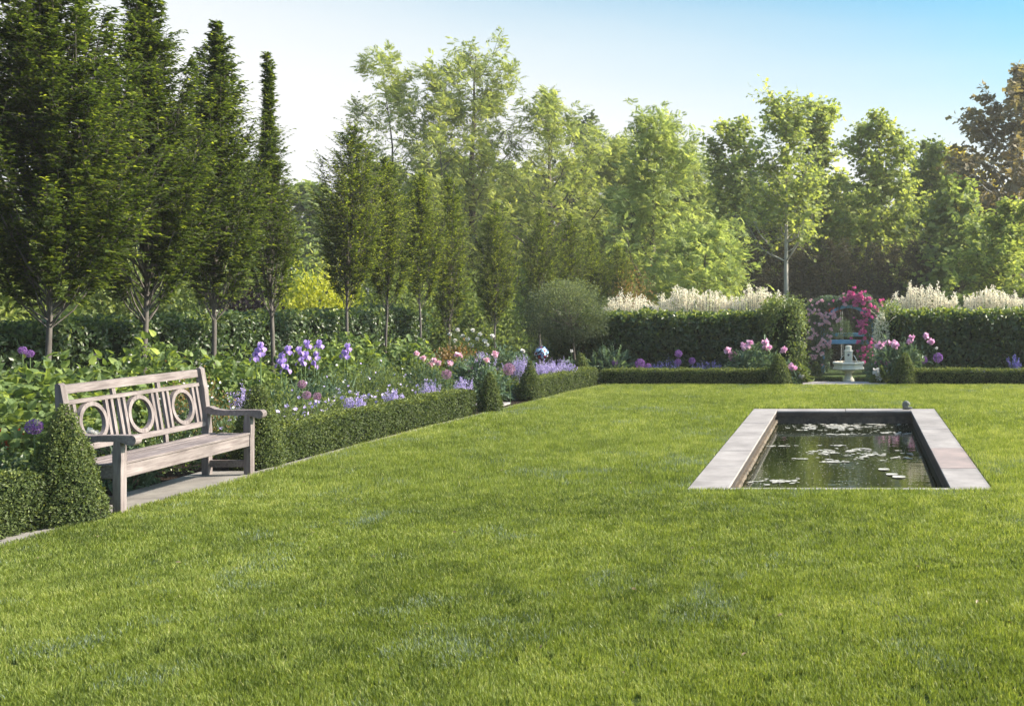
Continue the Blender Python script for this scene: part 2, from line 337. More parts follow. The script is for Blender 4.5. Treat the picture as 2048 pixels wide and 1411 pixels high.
def water_mat(name='pond_water'):
    m, t, o = node_mat(name)
    tcn = t.nodes.new('ShaderNodeTexCoord')
    p = t.nodes.new('ShaderNodeBsdfPrincipled'); p.inputs['Base Color'].default_value = (.012, .016, .004, 1)
    p.inputs['Roughness'].default_value = .02; p.inputs['IOR'].default_value = 1.33; p.inputs['Specular IOR Level'].default_value = .9
    n = t.nodes.new('ShaderNodeTexNoise'); n.inputs['Scale'].default_value = 5; n.inputs['Detail'].default_value = 4
    mpn = t.nodes.new('ShaderNodeMapping'); mpn.inputs['Scale'].default_value = (1, 1.6, 1); t.links.new(tcn.outputs['Object'], mpn.inputs[0]); t.links.new(mpn.outputs[0], n.inputs['Vector'])
    # rings spreading round a bubbling spot
    wv = t.nodes.new('ShaderNodeTexWave'); wv.wave_type = 'RINGS'; wv.rings_direction = 'SPHERICAL'; wv.inputs['Scale'].default_value = 5; wv.inputs['Distortion'].default_value = .6
    mp2 = t.nodes.new('ShaderNodeMapping'); mp2.inputs['Location'].default_value = (.06, -12.1, 0)
    t.links.new(tcn.outputs['Object'], mp2.inputs[0]); t.links.new(mp2.outputs[0], wv.inputs['Vector'])
    gr = t.nodes.new('ShaderNodeTexGradient'); gr.gradient_type = 'SPHERICAL'
    mp3 = t.nodes.new('ShaderNodeMapping'); mp3.inputs['Location'].default_value = (.06*1.1, -12.1*1.1, 0); mp3.inputs['Scale'].default_value = (1.1, 1.1, 1.1)
    t.links.new(tcn.outputs['Object'], mp3.inputs[0]); t.links.new(mp3.outputs[0], gr.inputs['Vector'])
    ml = t.nodes.new('ShaderNodeMath'); ml.operation = 'MULTIPLY'; t.links.new(wv.outputs['Fac'], ml.inputs[0]); t.links.new(gr.outputs['Fac'], ml.inputs[1])
    ad = t.nodes.new('ShaderNodeMath'); ad.operation = 'MULTIPLY_ADD'; ad.inputs[1].default_value = .6; t.links.new(ml.outputs[0], ad.inputs[0]); t.links.new(n.outputs['Fac'], ad.inputs[2])
    b = t.nodes.new('ShaderNodeBump'); b.inputs['Strength'].default_value = .07; b.inputs['Distance'].default_value = .02
    t.links.new(ad.outputs[0], b.inputs['Height']); t.links.new(b.outputs[0], p.inputs['Normal']); t.links.new(p.outputs[0], o.inputs[0])
    return m
M['water'] = water_mat()
M['scum'] = surf_mat('floating_leaf_film', (.30, .28, .23), (.62, .59, .54), 20, .4, .3, spec=.6)
def jet_mat():
    m, t, o = node_mat('falling_water')
    p = t.nodes.new('ShaderNodeBsdfPrincipled'); p.inputs['Base Color'].default_value = (.9, .92, .95, 1); p.inputs['Roughness'].default_value = .15
    p.inputs['Transmission Weight'].default_value = .5; p.inputs['IOR'].default_value = 1.33
    t.links.new(p.outputs[0], o.inputs[0]); return m
M['jet'] = jet_mat()
def globe_mat():
    m, t, o = node_mat('mosaic_glass')
    tcn = t.nodes.new('ShaderNodeTexCoord'); v = t.nodes.new('ShaderNodeTexVoronoi'); v.inputs['Scale'].default_value = 32
    t.links.new(tcn.outputs['Object'], v.inputs['Vector'])
    r = t.nodes.new('ShaderNodeValToRGB'); r.color_ramp.interpolation = 'CONSTANT'; e = r.color_ramp.elements
    e[0].position = 0; e[0].color = (.22, .36, .50, 1); e[1].position = .25; e[1].color = (.02, .02, .04, 1)
    for ps, c in ((.55, (.25, .03, .04)), (.7, (.55, .65, .75)), (.85, (.05, .08, .22))):
        k = e.new(ps); k.color = (*c, 1)
    sp = t.nodes.new('ShaderNodeSeparateColor'); t.links.new(v.outputs['Color'], sp.inputs[0]); t.links.new(sp.outputs[0], r.inputs[0])
    p = t.nodes.new('ShaderNodeBsdfPrincipled'); p.inputs['Roughness'].default_value = .12
    t.links.new(r.outputs[0], p.inputs['Base Color']); t.links.new(p.outputs[0], o.inputs[0]); return m
M['globe'] = globe_mat()

# ------------------------------------------------------------------ setting: ground, lawn, paving, pool
EY = np.array([-6, 3, 5, 7.17, 8.1, 10, 12, 13.5, 15.4, 17.5, 19.0, 19.9]); EX = np.array([-5.75, -5.74, -5.72, -5.66, -5.60, -5.53, -5.44, -5.31, -5.08, -4.84, -4.66, -4.5])
def edge(Y): return np.interp(Y, EY, EX)           # left border of the lawn
PX0, PX1, PY0, PY1 = -1.41, 1.225, 9.27, 15.72     # outer rectangle of the pool stones
IX0, IX1, IY0, IY1 = -1.06, .87, 9.35, 15.42       # its opening
TY = 22.9                                          # the terrace ends here; the garden beyond lies lower
LOW = -1.10

def sheet(name, rects, z, mat):
    g = Geo()
    for (x0, x1, y0, y1) in rects:
        nx = max(1, int((x1-x0)/2)); ny = max(1, int((y1-y0)/2))
        xs = np.linspace(x0, x1, nx+1); ys = np.linspace(y0, y1, ny+1)
        X, Y = np.meshgrid(xs, ys); v = np.stack([X, Y, np.full_like(X, z)], -1).reshape(-1, 3)
        i = (np.arange(ny)[:, None]*(nx+1)+np.arange(nx)[None]).ravel()
        g.add(v, np.stack([i, i+1, i+nx+2, i+nx+1], 1))
    return tag(g.build(name, mat), kind='structure')
sheet('ground', [(-240, 240, TY+.05, 300), (-240, -60, -100, TY+.05), (60, 240, -100, TY+.05), (-60, 60, -100, -40)], LOW-.02, M['field'])
g = Geo()                                          # soil of the terrace, with its hole for the pool and its rear face
for (x0, x1, y0, y1) in [(-60, IX0-.1, -40, TY), (IX1+.1, 60, -40, TY), (IX0-.1, IX1+.1, -40, IY0-.1), (IX0-.1, IX1+.1, IY1+.1, 20.3)]:
    g.add([[x0, y0, -.035], [x1, y0, -.035], [x1, y1, -.035], [x0, y1, -.035]], [[0, 1, 2, 3]])
for xa, xb in ((-60, IX0-.1), (IX1+.1, 60)): g.add([[xa, TY, -.035], [xb, TY, -.035], [xb, TY+1.2, LOW-.03], [xa, TY+1.2, LOW-.03]], [[0, 1, 2, 3]])
for xa in (IX0-.1, IX1+.1): g.add([[xa, 20.3, -.035], [xa, TY, -.035], [xa, TY+1.2, LOW-.03], [xa, 20.3, LOW-.03]], [[0, 1, 2, 3]])
tag(g.build('garden_soil', M['soil']), kind='structure')
g = Geo()
ys = np.linspace(-6, 19.75, 104)
def lawn_part(xa, xb, ys, nx):
    n = len(ys); v = []
    for y in ys:
        a = xa(y) if callable(xa) else xa
        for k in range(nx+1): v.append([a+(xb-a)*k/nx, y, 0])
    i = (np.arange(n-1)[:, None]*(nx+1)+np.arange(nx)[None]).ravel()
    g.add(v, np.stack([i, i+1, i+nx+2, i+nx+1], 1))
lawn_part(edge, PX0, ys, 12)
lawn_part(PX1, 14, ys, 12); lawn_part(PX0, PX1, np.linspace(-6, PY0, 20), 4); lawn_part(PX0, PX1, np.linspace(PY1, 19.75, 12), 4)
tag(g.build('lawn', M['lawn']), kind='structure')
# stone strip along the lawn, patio under the bench, threshold and steps, stepping stones
g = Geo()
st = np.linspace(-6, 19.7, 27)
for a, b in zip(st[:-1], st[1:]):
    b2 = b-.006
    we = np.interp([a, b2], [9.5, 11.5], [.13, .06]); v = [[edge(a)-we[0], a, .0], [edge(a), a, .0], [edge(b2), b2, .0], [edge(b2)-we[1], b2, .0]]
    v = v+[[p[0], p[1], .012] for p in v]
    g.poly(v, [[4, 5, 6, 7], [0, 1, 5, 4], [1, 2, 6, 5], [2, 3, 7, 6], [3, 0, 4, 7]])
tag(g.build('stone_edging', M['concrete']), kind='structure')
g = Geo()
for (a, b) in [(7.35, 8.85), (8.856, 10.22)]:
    v = [[-6.16, a], [edge(a)-.136, a], [edge(b)-.136, b], [-6.16, b]]
    v = [[p[0], p[1], -.03] for p in v]+[[p[0], p[1], .006] for p in v]
    g.poly(v, [[4, 5, 6, 7], [0, 1, 5, 4], [1, 2, 6, 5], [2, 3, 7, 6], [3, 0, 4, 7]])
tag(g.build('bench_paving', M['concrete']), kind='structure')
g = Geo(); box(g, -.9, .68, 19.78, 20.45, -.03, .012, .01)
tag(g.build('threshold_paving', M['stone']), kind='structure')
g = Geo()
for k in range(7): box(g, IX0-.09, IX1+.09, 20.46+k*.42, 20.46+(k+1)*.42-.004, LOW, .0-.165*(k+1), .01)
tag(g.build('garden_steps', M['stone']), kind='structure')
g = Geo()
box(g, -5.75, -5.24, 16.15, 16.6, -.02, .012, .01); box(g, -6.4, -5.85, 16.3, 16.8, -.02, .012, .01); box(g, -7.1, -6.5, 16.4, 16.9, -.02, .012, .01)
tag(g.build('stepping_path', M['stone']), kind='structure')

# pool
pool = empty('garden_pool', ((PX0+PX1)/2, (PY0+PY1)/2, 0), 'rectangular sunken garden pool edged with grey bluestone slabs in the lawn', 'pool')
ox, oy = pool.location.x, pool.location.y
def stone(x0, x1, y0, y1, mat='stone', label=None):
    g = Geo(); box(g, x0-ox, x1-ox, y0-oy, y1-oy, -.018, .006+random.uniform(-.002, .002), .003)
    o = g.build('coping_stone', M[mat], pool)
    if label: o['label'] = label
yy = [9.27, 10.55, 11.55, 12.75, 14.0, 14.95, 15.72]
for a, b in zip(yy[:-1], yy[1:]): stone(PX0, IX0-.0, a, b-.012)
yy = [9.27, 10.4, 11.75, 13.4, 14.6, 15.72]
for k, (a, b) in enumerate(zip(yy[:-1], yy[1:])): stone(IX1, PX1, a, b-.012, 'stonewarm' if k == 1 else 'stone', 'slab stained rusty brown' if k == 1 else None)
for a, b in [(IX0+.004, -.08), (-.072, IX1-.004)]: stone(a, b, IY1, PY1); stone(a, b, PY0, IY0)
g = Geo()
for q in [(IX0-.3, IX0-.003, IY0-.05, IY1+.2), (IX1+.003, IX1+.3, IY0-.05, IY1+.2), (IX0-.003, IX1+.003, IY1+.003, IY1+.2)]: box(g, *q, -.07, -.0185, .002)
o = g.build('shade_toned_slab_edge', M['edgestone'], pool); o.location = (-ox, -oy, 0)  # dark strip below the slabs: shade of the inner face put into colour
g = Geo()
for (x0, x1, y0, y1) in [(IX0-.1, IX0-.0+.02-.02, IY0-.1, IY1+.1), (IX1, IX1+.1, IY0-.1, IY1+.1)]:
    box(g, x0-.02 if x0 < 0 else x0+.02, (x1-.02) if x0 < 0 else x1+.02, y0, y1, -.9, -.071, .003)
box(g, IX0-.02, IX1+.02, IY1+.02, IY1+.12, -.9, -.071, .003); box(g, IX0-.02, IX1+.02, IY0-.12, IY0-.02, -.9, -.071, .003)
o = g.build('pool_wall', M['wallstone'], pool); o.location = (-ox, -oy, 0)
g = Geo(); g.add([[IX0-.04, IY0-.04, -.175], [IX1+.04, IY0-.04, -.175], [IX1+.04, IY1+.04, -.175], [IX0-.04, IY1+.04, -.175]], [[0, 1, 2, 3]])
tag(g.build('water', M['water']), kind='structure')
# rough pebbly ledge along the left wall where the water laps
g = Geo(); r = np.random.default_rng(5); m = 160; yl = np.linspace(IY0, IY1, m)
rws = [IX0-.03+0*yl, IX0+.004+.012*r.random(m), IX0+.012+.022*r.random(m), IX0+.004+.02*r.random(m), IX0-.03+0*yl]; zls = [-.118, -.122+.012*r.random(m), -.140, -.158, -.19]
v = np.stack([np.stack([rws[k], yl, np.broadcast_to(zls[k], (m,))], 1) for k in range(5)], 0).reshape(-1, 3); i = np.arange(m-1); g.add(v, np.concatenate([np.stack([i+k*m, i+1+k*m, i+1+(k+1)*m, i+(k+1)*m], 1) for k in range(4)]))
o = g.build('rough_ledge', surf_mat('rough_ledge_stone', (.045, .038, .032), (.17, .125, .085), 14, .7, .3), pool); o.location = (-ox, -oy, 0)
# floating film, specks and lily pads
g = Geo(); r = np.random.default_rng(6)
def patch(cx, cy, rx, ry, n):
    for k in range(int(n*1.5)):
        a = r.uniform(0, 6.28); q = abs(r.normal()*.6); x = cx+rx*q*math.cos(a); y = cy+ry*q*math.sin(a)
        if vnoise(x, y*.7, .09, 3) < .42: continue
        if not (IX0+.05 < x < IX1-.05 and IY0+.05 < y < IY1-.05): continue
        s = r.uniform(.006, .026); m = 6; an = np.arange(m)*2*np.pi/m+r.uniform(0, 6); rr = s*r.uniform(.6, 1.2, m)
        z = -.170+.0003*(k % 9)
        g.poly(np.stack([x+rr*np.cos(an)*1.5, y+rr*np.sin(an), np.full(m, z)], 1), [list(range(m))])
for (px, py, rx, ry, n) in [(1665, 852, .62, .35, 420), (1730, 848, .45, .22, 260), (1625, 858, .5, .2, 150), (1675, 868, .28, .1, 90), (1770, 866, .3, .15, 70), (1685, 903, .42, .28, 240), (1765, 912, .38, .28, 200),
                            (1560, 891, .22, .08, 70), (1540, 962, .26, .1, 90), (1668, 922, .14, .1, 40), (1740, 897, .15, .08, 50), (1605, 917, .1, .04, 14), (1680, 890, .15, .05, 30)]:
    Y = F*(H0+.17)/(py-CY); X = (px-CX)*Y/F; patch(X, Y, rx, ry, n)
for k in range(1500):
    x = r.uniform(IX0+.03, IX1-.03); y = r.uniform(IY0+.02, IY1-.02); s = r.uniform(.002, .0085)
    g.poly([[x-s, y, -.1695], [x, y-s, -.1695], [x+s, y, -.1695], [x, y+s, -.1695]], [[0, 1, 2, 3]])
tag(g.build('floating_film', M['scum']), 'pale floating flecks and leaf film drifting on the pool water', 'pond film', kind='stuff')
for (px, py, s, lab) in [(1768, 938, .062, 'round pale lily pad floating alone on the pool, farthest of the three'), (1784, 948, .062, 'pale lily pad near the front of the pool, left one of a touching pair'), (1798, 953, .07, 'pale lily pad near the front of the pool, right one of a touching pair')]:
    Y = F*(H0+.17)/(py-CY); X = (px-CX)*Y/F; g = Geo(); m = 18
    an = np.linspace(.2, 6.08, m); v = [[0, 0, 0]]+[[s*math.cos(a), s*math.sin(a), .0015*math.sin(3*a)] for a in an]
    v += [[p[0], p[1], p[2]-.001] for p in v]
    g.poly(v, [[0, i, i+1] for i in range(1, m)]+[[m+1, m+2+i, m+1+i] for i in range(1, m)])
    tag(g.build('lily_pad', M['scum'], loc=(X, Y, -.1665)), lab, 'lily pad', 'lily pads on the pool')
# small stone snail on the far coping
sx, sy, _ = P(1813, 818, 15.6)
t_ = empty('stone_snail', (sx, 15.58, .008), 'small rounded grey stone ornament on the far right corner of the pool edge', 'ornament')
g = Geo(); an = np.linspace(0, 5.2*math.pi, 60); rad = np.linspace(.055, .008, 60)
pts = np.stack([-.01+rad*.55*np.cos(an), np.linspace(0, .012, 60)*np.sign(np.sin(an)), .065+rad*.62*np.sin(an)], 1)
tube(g, pts[:34], rad[:34]*.68, 10); g.build('shell', M['snailstone'], t_, True)
g = Geo(); tube(g, [(-.06, 0, .012), (-.02, 0, .022), (.03, 0, .022), (.062, 0, .026), (.085, 0, .02)], [.008, .022, .022, .018, .008], 10); g.build('foot', M['snailstone'], t_, True)

# ------------------------------------------------------------------ morning air
g = Geo(); box(g, -250, 250, -110, 310, LOW-1.1, 24, .01)
hm, ht, ho = node_mat('thin_air'); hv = ht.nodes.new('ShaderNodeVolumePrincipled'); hv.inputs['Color'].default_value = (1, .98, .93, 1)
hv.inputs['Density'].default_value = .0008; hv.inputs['Anisotropy'].default_value = .2; ht.links.new(hv.outputs[0], ho.inputs['Volume'])
tag(g.build('haze', hm), kind='stuff'); scene.cycles.volume_bounces = 0

# ------------------------------------------------------------------ grass
def make_grass():
    g = Geo(); r = np.random.default_rng(11)
    def fill(y0, y1, dens, hh, ww, nseg):
        x0, x1 = -6.0, 5.2; x0 = max(-6.0, (0-CX)*y1/F-.9); x1 = (2048-CX)*y1/F+2.9
        n = int((x1-x0)*(y1-y0)*dens)
        X = r.uniform(x0, x1, n); Y = r.uniform(y0, y1, n)
        k = (X > edge(Y)-.02+.02*r.normal(size=n)) & ~((X > PX0-.008) & (X < PX1+.008) & (Y > PY0-.01) & (Y < PY1+.01))
        k &= vnoise(X, Y, .05, 9) > .10
        X, Y = X[k], Y[k]; n = len(X)
        h = hh*(.75+.3*vnoise(X, Y, .35, 1)+.3*vnoise(X, Y, .06, 2))*r.uniform(.6, 1.15, n)
        la = 6.28*vnoise(X, Y, .25, 3)+r.normal(size=n)*1.6; lm = .12+.5*r.random(n)**1.5
        grey = np.clip(1.9*(vnoise(X, Y, .55, 5)*.55+vnoise(X, Y, .17, 6)*.45-.62), 0, 1)
        tint = np.clip(.42+.07*np.clip((Y-8)/4, 0, 1)+.26*(vnoise(X, Y, .9, 7)-.5)+.16*(vnoise(X, Y*.35, 1.6, 12)-.5)+.35*(vnoise(X, Y, .12, 8)-.5)+.17*r.normal(size=n), 0, .95)
        tint = np.where(r.random(n) < .03, r.uniform(.9, 1, n), tint)
        az = r.uniform(0, 6.28, n); sx = np.cos(az)*ww*.5*r.uniform(.7, 1.3, n); sy = np.sin(az)*ww*.5
        dx, dy = np.cos(la)*h*lm, np.sin(la)*h*lm
        Z = np.zeros(n)
        if nseg == 2:
            v = np.stack([np.stack([X-sx, Y-sy, Z], 1), np.stack([X+sx, Y+sy, Z], 1),
                          np.stack([X+sx*.8+dx*.35, Y+sy*.8+dy*.35, h*.6], 1), np.stack([X-sx*.8+dx*.35, Y-sy*.8+dy*.35, h*.6], 1),
                          np.stack([X+dx, Y+dy, h*.95], 1)], 1); m = 5; tf = [[0, 1, 2], [0, 2, 3], [3, 2, 4]]
        else:
            v = np.stack([np.stack([X-sx, Y-sy, Z], 1), np.stack([X+sx, Y+sy, Z], 1), np.stack([X+dx, Y+dy, h], 1)], 1); m = 3; tf = [[0, 1, 2]]
        for sel, key in ((r.random(n) >= grey*.8, 0), (None, 1)):
            if key == 0: keep = sel; s0 = sel
            else: keep = ~s0
            vv = v[keep]; nn = len(vv)
            f = (np.array(tf)[None]+(np.arange(nn)*m)[:, None, None]).reshape(-1, 3)
            G[key].add(vv.reshape(-1, 3), f, np.repeat(np.clip(tint[keep] if key == 0 else r.random(nn), 0, 1), m))
    G = [Geo(), Geo()]
    fill(3.9, 6.5, 23000, .038, .0038, 2); fill(6.5, 9, 16000, .038, .0046, 2); fill(9, 13, 9500, .038, .006, 1); fill(13, 19.75, 5500, .040, .0085, 1)
    root = tag(G[0].build('grass', M['grass']), 'mown green lawn grass around the pool', 'grass', kind='stuff')
    G[1].build('pale_grass_blades', M['greygrass'], root)
make_grass()

g = Geo(); r = np.random.default_rng(77); n = 70; Y = r.uniform(4.5, 11, n); X = -5.2+(r.random(n)**1.5)*6.0; k = (X > edge(Y)+.05) & ~((X > PX0-.1) & (Y > PY0-.1)); X, Y = X[k], Y[k]; n = len(X)
leaves(g, np.stack([X, Y, np.full(n, .030)], 1), nrm(r.normal(size=(n, 3))*np.array([1, 1, .25])), nrm(r.normal(size=(n, 3))*.4+np.array([0, 0, 1])), r.uniform(.018, .04, n), .5, T_OVAL, r.random(n))
tag(g.build('leaf_litter', leaf_mat('dead_leaf', (.10, .06, .03), (.32, .24, .14), trans=.15)), 'small dead leaves scattered on the lawn', 'leaf litter', kind='stuff')

# ------------------------------------------------------------------ bench (built facing +X, length along Y)
def make_bench():
    X0, Y0 = -5.60, 9.14; T = 0.25; V = 0.75       # tint below/above one half turns the wood grain
    t = empty('garden_bench', (-5.8, Y0, .006), 'weathered grey teak bench with three ring panels in its back, on pale paving', 'bench')
    def b(name, boxes, tint, label=None):
        g = Geo()
        for q in boxes: box(g, *q, .004, tint)
        return g.build(name, M['teak'], t)
    L = .925; fx0, fx1 = .155, .225; bx0, bx1 = -.235, -.170
    for s in (-1, 1):                              # front legs, slightly swelling above the seat
        y = s*(L-.037)
        g = Geo(); o = [(fx0+.004, 0), (fx1-.004, 0), (fx1-.004, .34), (fx1, .42), (fx1-.004, .5), (fx1-.014, .565), (fx0+.012, .565), (fx0+.002, .5), (fx0, .42), (fx0+.004, .34)]
        prism(g, o, 1, y-.034, y+.034, V); g.build('leg', M['teak'], t)
        g = Geo(); o = [(bx0, 0), (bx1, 0), (bx1, .42), (bx1-.04, .80), (bx1-.075, .985), (bx1-.095, 1.0), (bx1-.118, .992), (bx0-.048, .80), (bx0, .42)]
        prism(g, o, 1, y-.03, y+.03, V); g.build('leg', M['teak'], t)
        # armrest with a scroll at its front
        o = [(-.20, .575), (-.20, .635), (-.16, .635), (-.11, .612), (-.02, .600), (.10, .603), (.22, .604), (.29, .602)]
        o += [(.30+.038*math.sin(a), .564+.040*math.cos(a)) for a in np.linspace(.2, 3.0, 9)]
        o += [(.27, .531), (.20, .556), (.08, .553), (-.06, .552), (-.14, .560)]
        g = Geo(); prism(g, o, 1, y-.036, y+.036, T); g.build('armrest', M['teak'], t)
        b('side_rail', [(bx1, fx0, y-.02, y+.02, .27, .37)], T)
        b('stretcher', [(bx1, fx0, y-.016, y+.016, .07, .135)], T)
    b('seat_rail', [(fx0+.014, fx1-.012, -L+.072, L-.072, .268, .372)], T)
    b('back_seat_rail', [(bx0+.01, bx1-.01, -L+.072, L-.072, .29, .37)], T)
    g = Geo(); xs = np.linspace(fx1-.004, bx1+.01, 7)
    for i in range(6): box(g, xs[i+1]+.006, xs[i], -L+.004 if 0 < i < 5 else -L+.074, L-.004 if 0 < i < 5 else L-.074, .374-.004*math.sin(i/5*math.pi)*3, .394-.004*math.sin(i/5*math.pi)*3, .003, T)
    g.build('seat', M['teak'], t)
    def xb(z): return bx1-.03-max(0, z-.42)/.58*.098
    def lean(name, y0, y1, z0, z1, d, tint, n=1):   # a back member following the lean
        g = Geo(); x0, x1 = xb(z0), xb(z1)
        v = [[x0-d, y0, z0], [x0+d, y0, z0], [x0+d, y1, z0], [x0-d, y1, z0], [x1-d, y0, z1], [x1+d, y0, z1], [x1+d, y1, z1], [x1-d, y1, z1]]
        g.poly(v, [[0, 3, 2, 1], [4, 5, 6, 7], [0, 1, 5, 4], [1, 2, 6, 5], [2, 3, 7, 6], [3, 0, 4, 7]], tint)
        return g.build(name, M['teak'], t)
    lean('top_rail', -L+.068, L-.068, .912, .980, .02, T); lean('middle_rail', -L+.068, L-.068, .828, .858, .018, T); lean('lower_rail', -L+.068, L-.068, .458, .503, .018, T)
    for c in (-.5725, 0, .5725):
        for dy in (-.245, -.182, .182, .245): lean('slat', c+dy-.0155, c+dy+.0155, .504, .827, .012, V)
        g = Geo(); n = 40; zc, ro, ri = .6655, .1615, .128
        v = []; f = []
        for i in range(n):
            a = 2*math.pi*i/n
            for rr, dd in ((ro, .016), (ri, .016), (ri, -.016), (ro, -.016)):
                z = zc+rr*math.cos(a); v.append([xb(z)+dd, c+rr*math.sin(a), z])
        for i in range(n):
            j = (i+1) % n
            for k in range(4): f.append([4*i+k, 4*i+(k+1) % 4, 4*j+(k+1) % 4, 4*j+k])
        g.poly(v, f, V); g.build('ring', M['teak'], t)
    for c in (-.286, .286):
        lean('upper_stub', c-.02, c+.02, .859, .911, .012, V); lean('lower_stub', c-.02, c+.02, .37, .457, .012, V)
make_bench()

# ------------------------------------------------------------------ clipped box hedges and cones
def surface_leaves(g, pos, nor, L, W, tmpl, tint, jit=.5, flop=.7, r=rng):
    n = len(pos); nn = nrm(nor+jit*r.normal(size=(n, 3))); d = nrm(np.cross(nn, rdir(n, r))+flop*nn*r.random((n, 1)))
    leaves(g, pos, d, nn, L, W, tmpl, tint)
def box_hedge(path, width, h, dens, L, label, z0=0.0, seed=1, mat='box', core='boxdark', name='box_hedge', grp='clipped box hedges edging the lawn', tmpl=T_DIA, rough=.019, top_gain=.55, cat='hedge'):
    r = np.random.default_rng(seed); path = np.array(path, float)
    seg = np.diff(path, axis=0); sl = np.linalg.norm(seg, axis=1); tot = sl.sum(); cum = np.concatenate([[0], np.cumsum(sl)])
    def at(s):
        i = np.clip(np.searchsorted(cum, s, side='right')-1, 0, len(sl)-1); t = (s-cum[i])/sl[i]
        return path[i]+seg[i]*t[:, None], np.stack([-seg[i][:, 1], seg[i][:, 0]], 1)/sl[i][:, None]
    root = empty(name, (path[:, 0].mean(), path[:, 1].mean(), z0), label, cat, grp); off = np.array([root.location.x, root.location.y, 0])
    per = 2*h+width; n = int(tot*per*dens)
    s = r.uniform(0, tot, n); q = r.uniform(0, per, n); c, nv = at(s)
    o = np.where(q < h, -width/2, np.where(q > h+width, width/2, q-h-width/2)); z = np.where(q < h, q, np.where(q > h+width, 2*h+width-q, h))
    nx = np.where(q < h, -1., np.where(q > h+width, 1., 0)); nz = np.where((q >= h) & (q <= h+width), 1., 0)
    bump = rough*(vnoise(s, q, .13, seed)+vnoise(s, q, .4, seed+1)-1)*2+rough*.5*r.normal(size=n)
    # round the top edges
    inn = r.random(n) < (.3 if core == 'thin' else 0); bump = np.where(inn, -width*.3*r.random(n), bump); cor = np.minimum(np.abs(q-h), np.abs(q-h-width)); rnd = .035*np.clip(1-cor/.06, 0, 1)**2
    o2 = o+nx*(bump-rnd); z2 = z+nz*(bump-rnd)
    strayk = np.where(r.random(n) < .03, r.uniform(.01, .045, n), 0); o2 = o2+nx*strayk; z2 = z2+nz*strayk; pos = np.stack([c[:, 0]+nv[:, 0]*o2, c[:, 1]+nv[:, 1]*o2, z2], 1)-off
    nor = np.stack([nv[:, 0]*nx, nv[:, 1]*nx, nz], 1)
    ne = int(2*width*h*dens); e = r.random(ne) < .5                                    # the two ends
    ce, nve = at(np.where(e, 0., tot-1e-6)); oe = r.uniform(-width/2, width/2, ne); ze = r.uniform(0, h, ne)
    tdir = np.stack([nve[:, 1], -nve[:, 0]], 1)*np.where(e, -1., 1.)[:, None]
    pe = np.stack([ce[:, 0]+nve[:, 0]*oe+tdir[:, 0]*rough*r.normal(size=ne), ce[:, 1]+nve[:, 1]*oe+tdir[:, 1]*rough*r.normal(size=ne), ze], 1)-off
    pos = np.concatenate([pos, pe]); nor = np.concatenate([nor, np.concatenate([tdir, np.zeros((ne, 1))], 1)])
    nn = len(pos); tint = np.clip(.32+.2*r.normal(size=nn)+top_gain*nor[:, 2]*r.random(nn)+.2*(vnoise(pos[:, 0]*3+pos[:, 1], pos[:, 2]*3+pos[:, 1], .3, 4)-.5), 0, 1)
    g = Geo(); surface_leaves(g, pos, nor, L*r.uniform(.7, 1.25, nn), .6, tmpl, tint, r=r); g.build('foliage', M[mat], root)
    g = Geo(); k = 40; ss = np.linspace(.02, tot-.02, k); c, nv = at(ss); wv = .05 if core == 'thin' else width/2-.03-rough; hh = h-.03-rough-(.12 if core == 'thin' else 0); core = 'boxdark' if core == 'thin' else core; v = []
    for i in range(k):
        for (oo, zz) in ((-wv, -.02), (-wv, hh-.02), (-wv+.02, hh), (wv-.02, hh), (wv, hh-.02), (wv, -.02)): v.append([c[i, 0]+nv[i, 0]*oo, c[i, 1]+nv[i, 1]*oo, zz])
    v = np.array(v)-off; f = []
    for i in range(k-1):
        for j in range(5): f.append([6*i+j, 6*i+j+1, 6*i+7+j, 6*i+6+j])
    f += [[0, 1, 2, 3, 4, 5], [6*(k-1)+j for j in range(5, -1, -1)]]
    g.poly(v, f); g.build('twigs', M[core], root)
    return root
def along(y0, y1, off, n=10): return [(edge(y)-off, y) for y in np.linspace(y0, y1, n)]
box_hedge(along(4.6, 7.75, .36), .36, .40, 8500, .024, 'low clipped box hedge running out of frame left of the bench', seed=21)
box_hedge(along(10.45, 15.2, .35, 16), .33, .335, 6800, .027, 'long low box hedge between the bench and the stepping stones', seed=22)
box_hedge(along(17.45, 19.9, .33, 8), .32, .30, 6000, .028, 'short low box hedge beyond the stepping stones, turning to the back corner', seed=23)
box_hedge([(-4.62, 20.05), (-1.45, 20.05)], .3, .265, 5500, .028, 'low box hedge across the back, left of the threshold slab', seed=24)
box_hedge([(1.15, 20.05), (6.5, 20.05)], .3, .265, 5500, .028, 'low box hedge across the back, right of the threshold slab', seed=25)
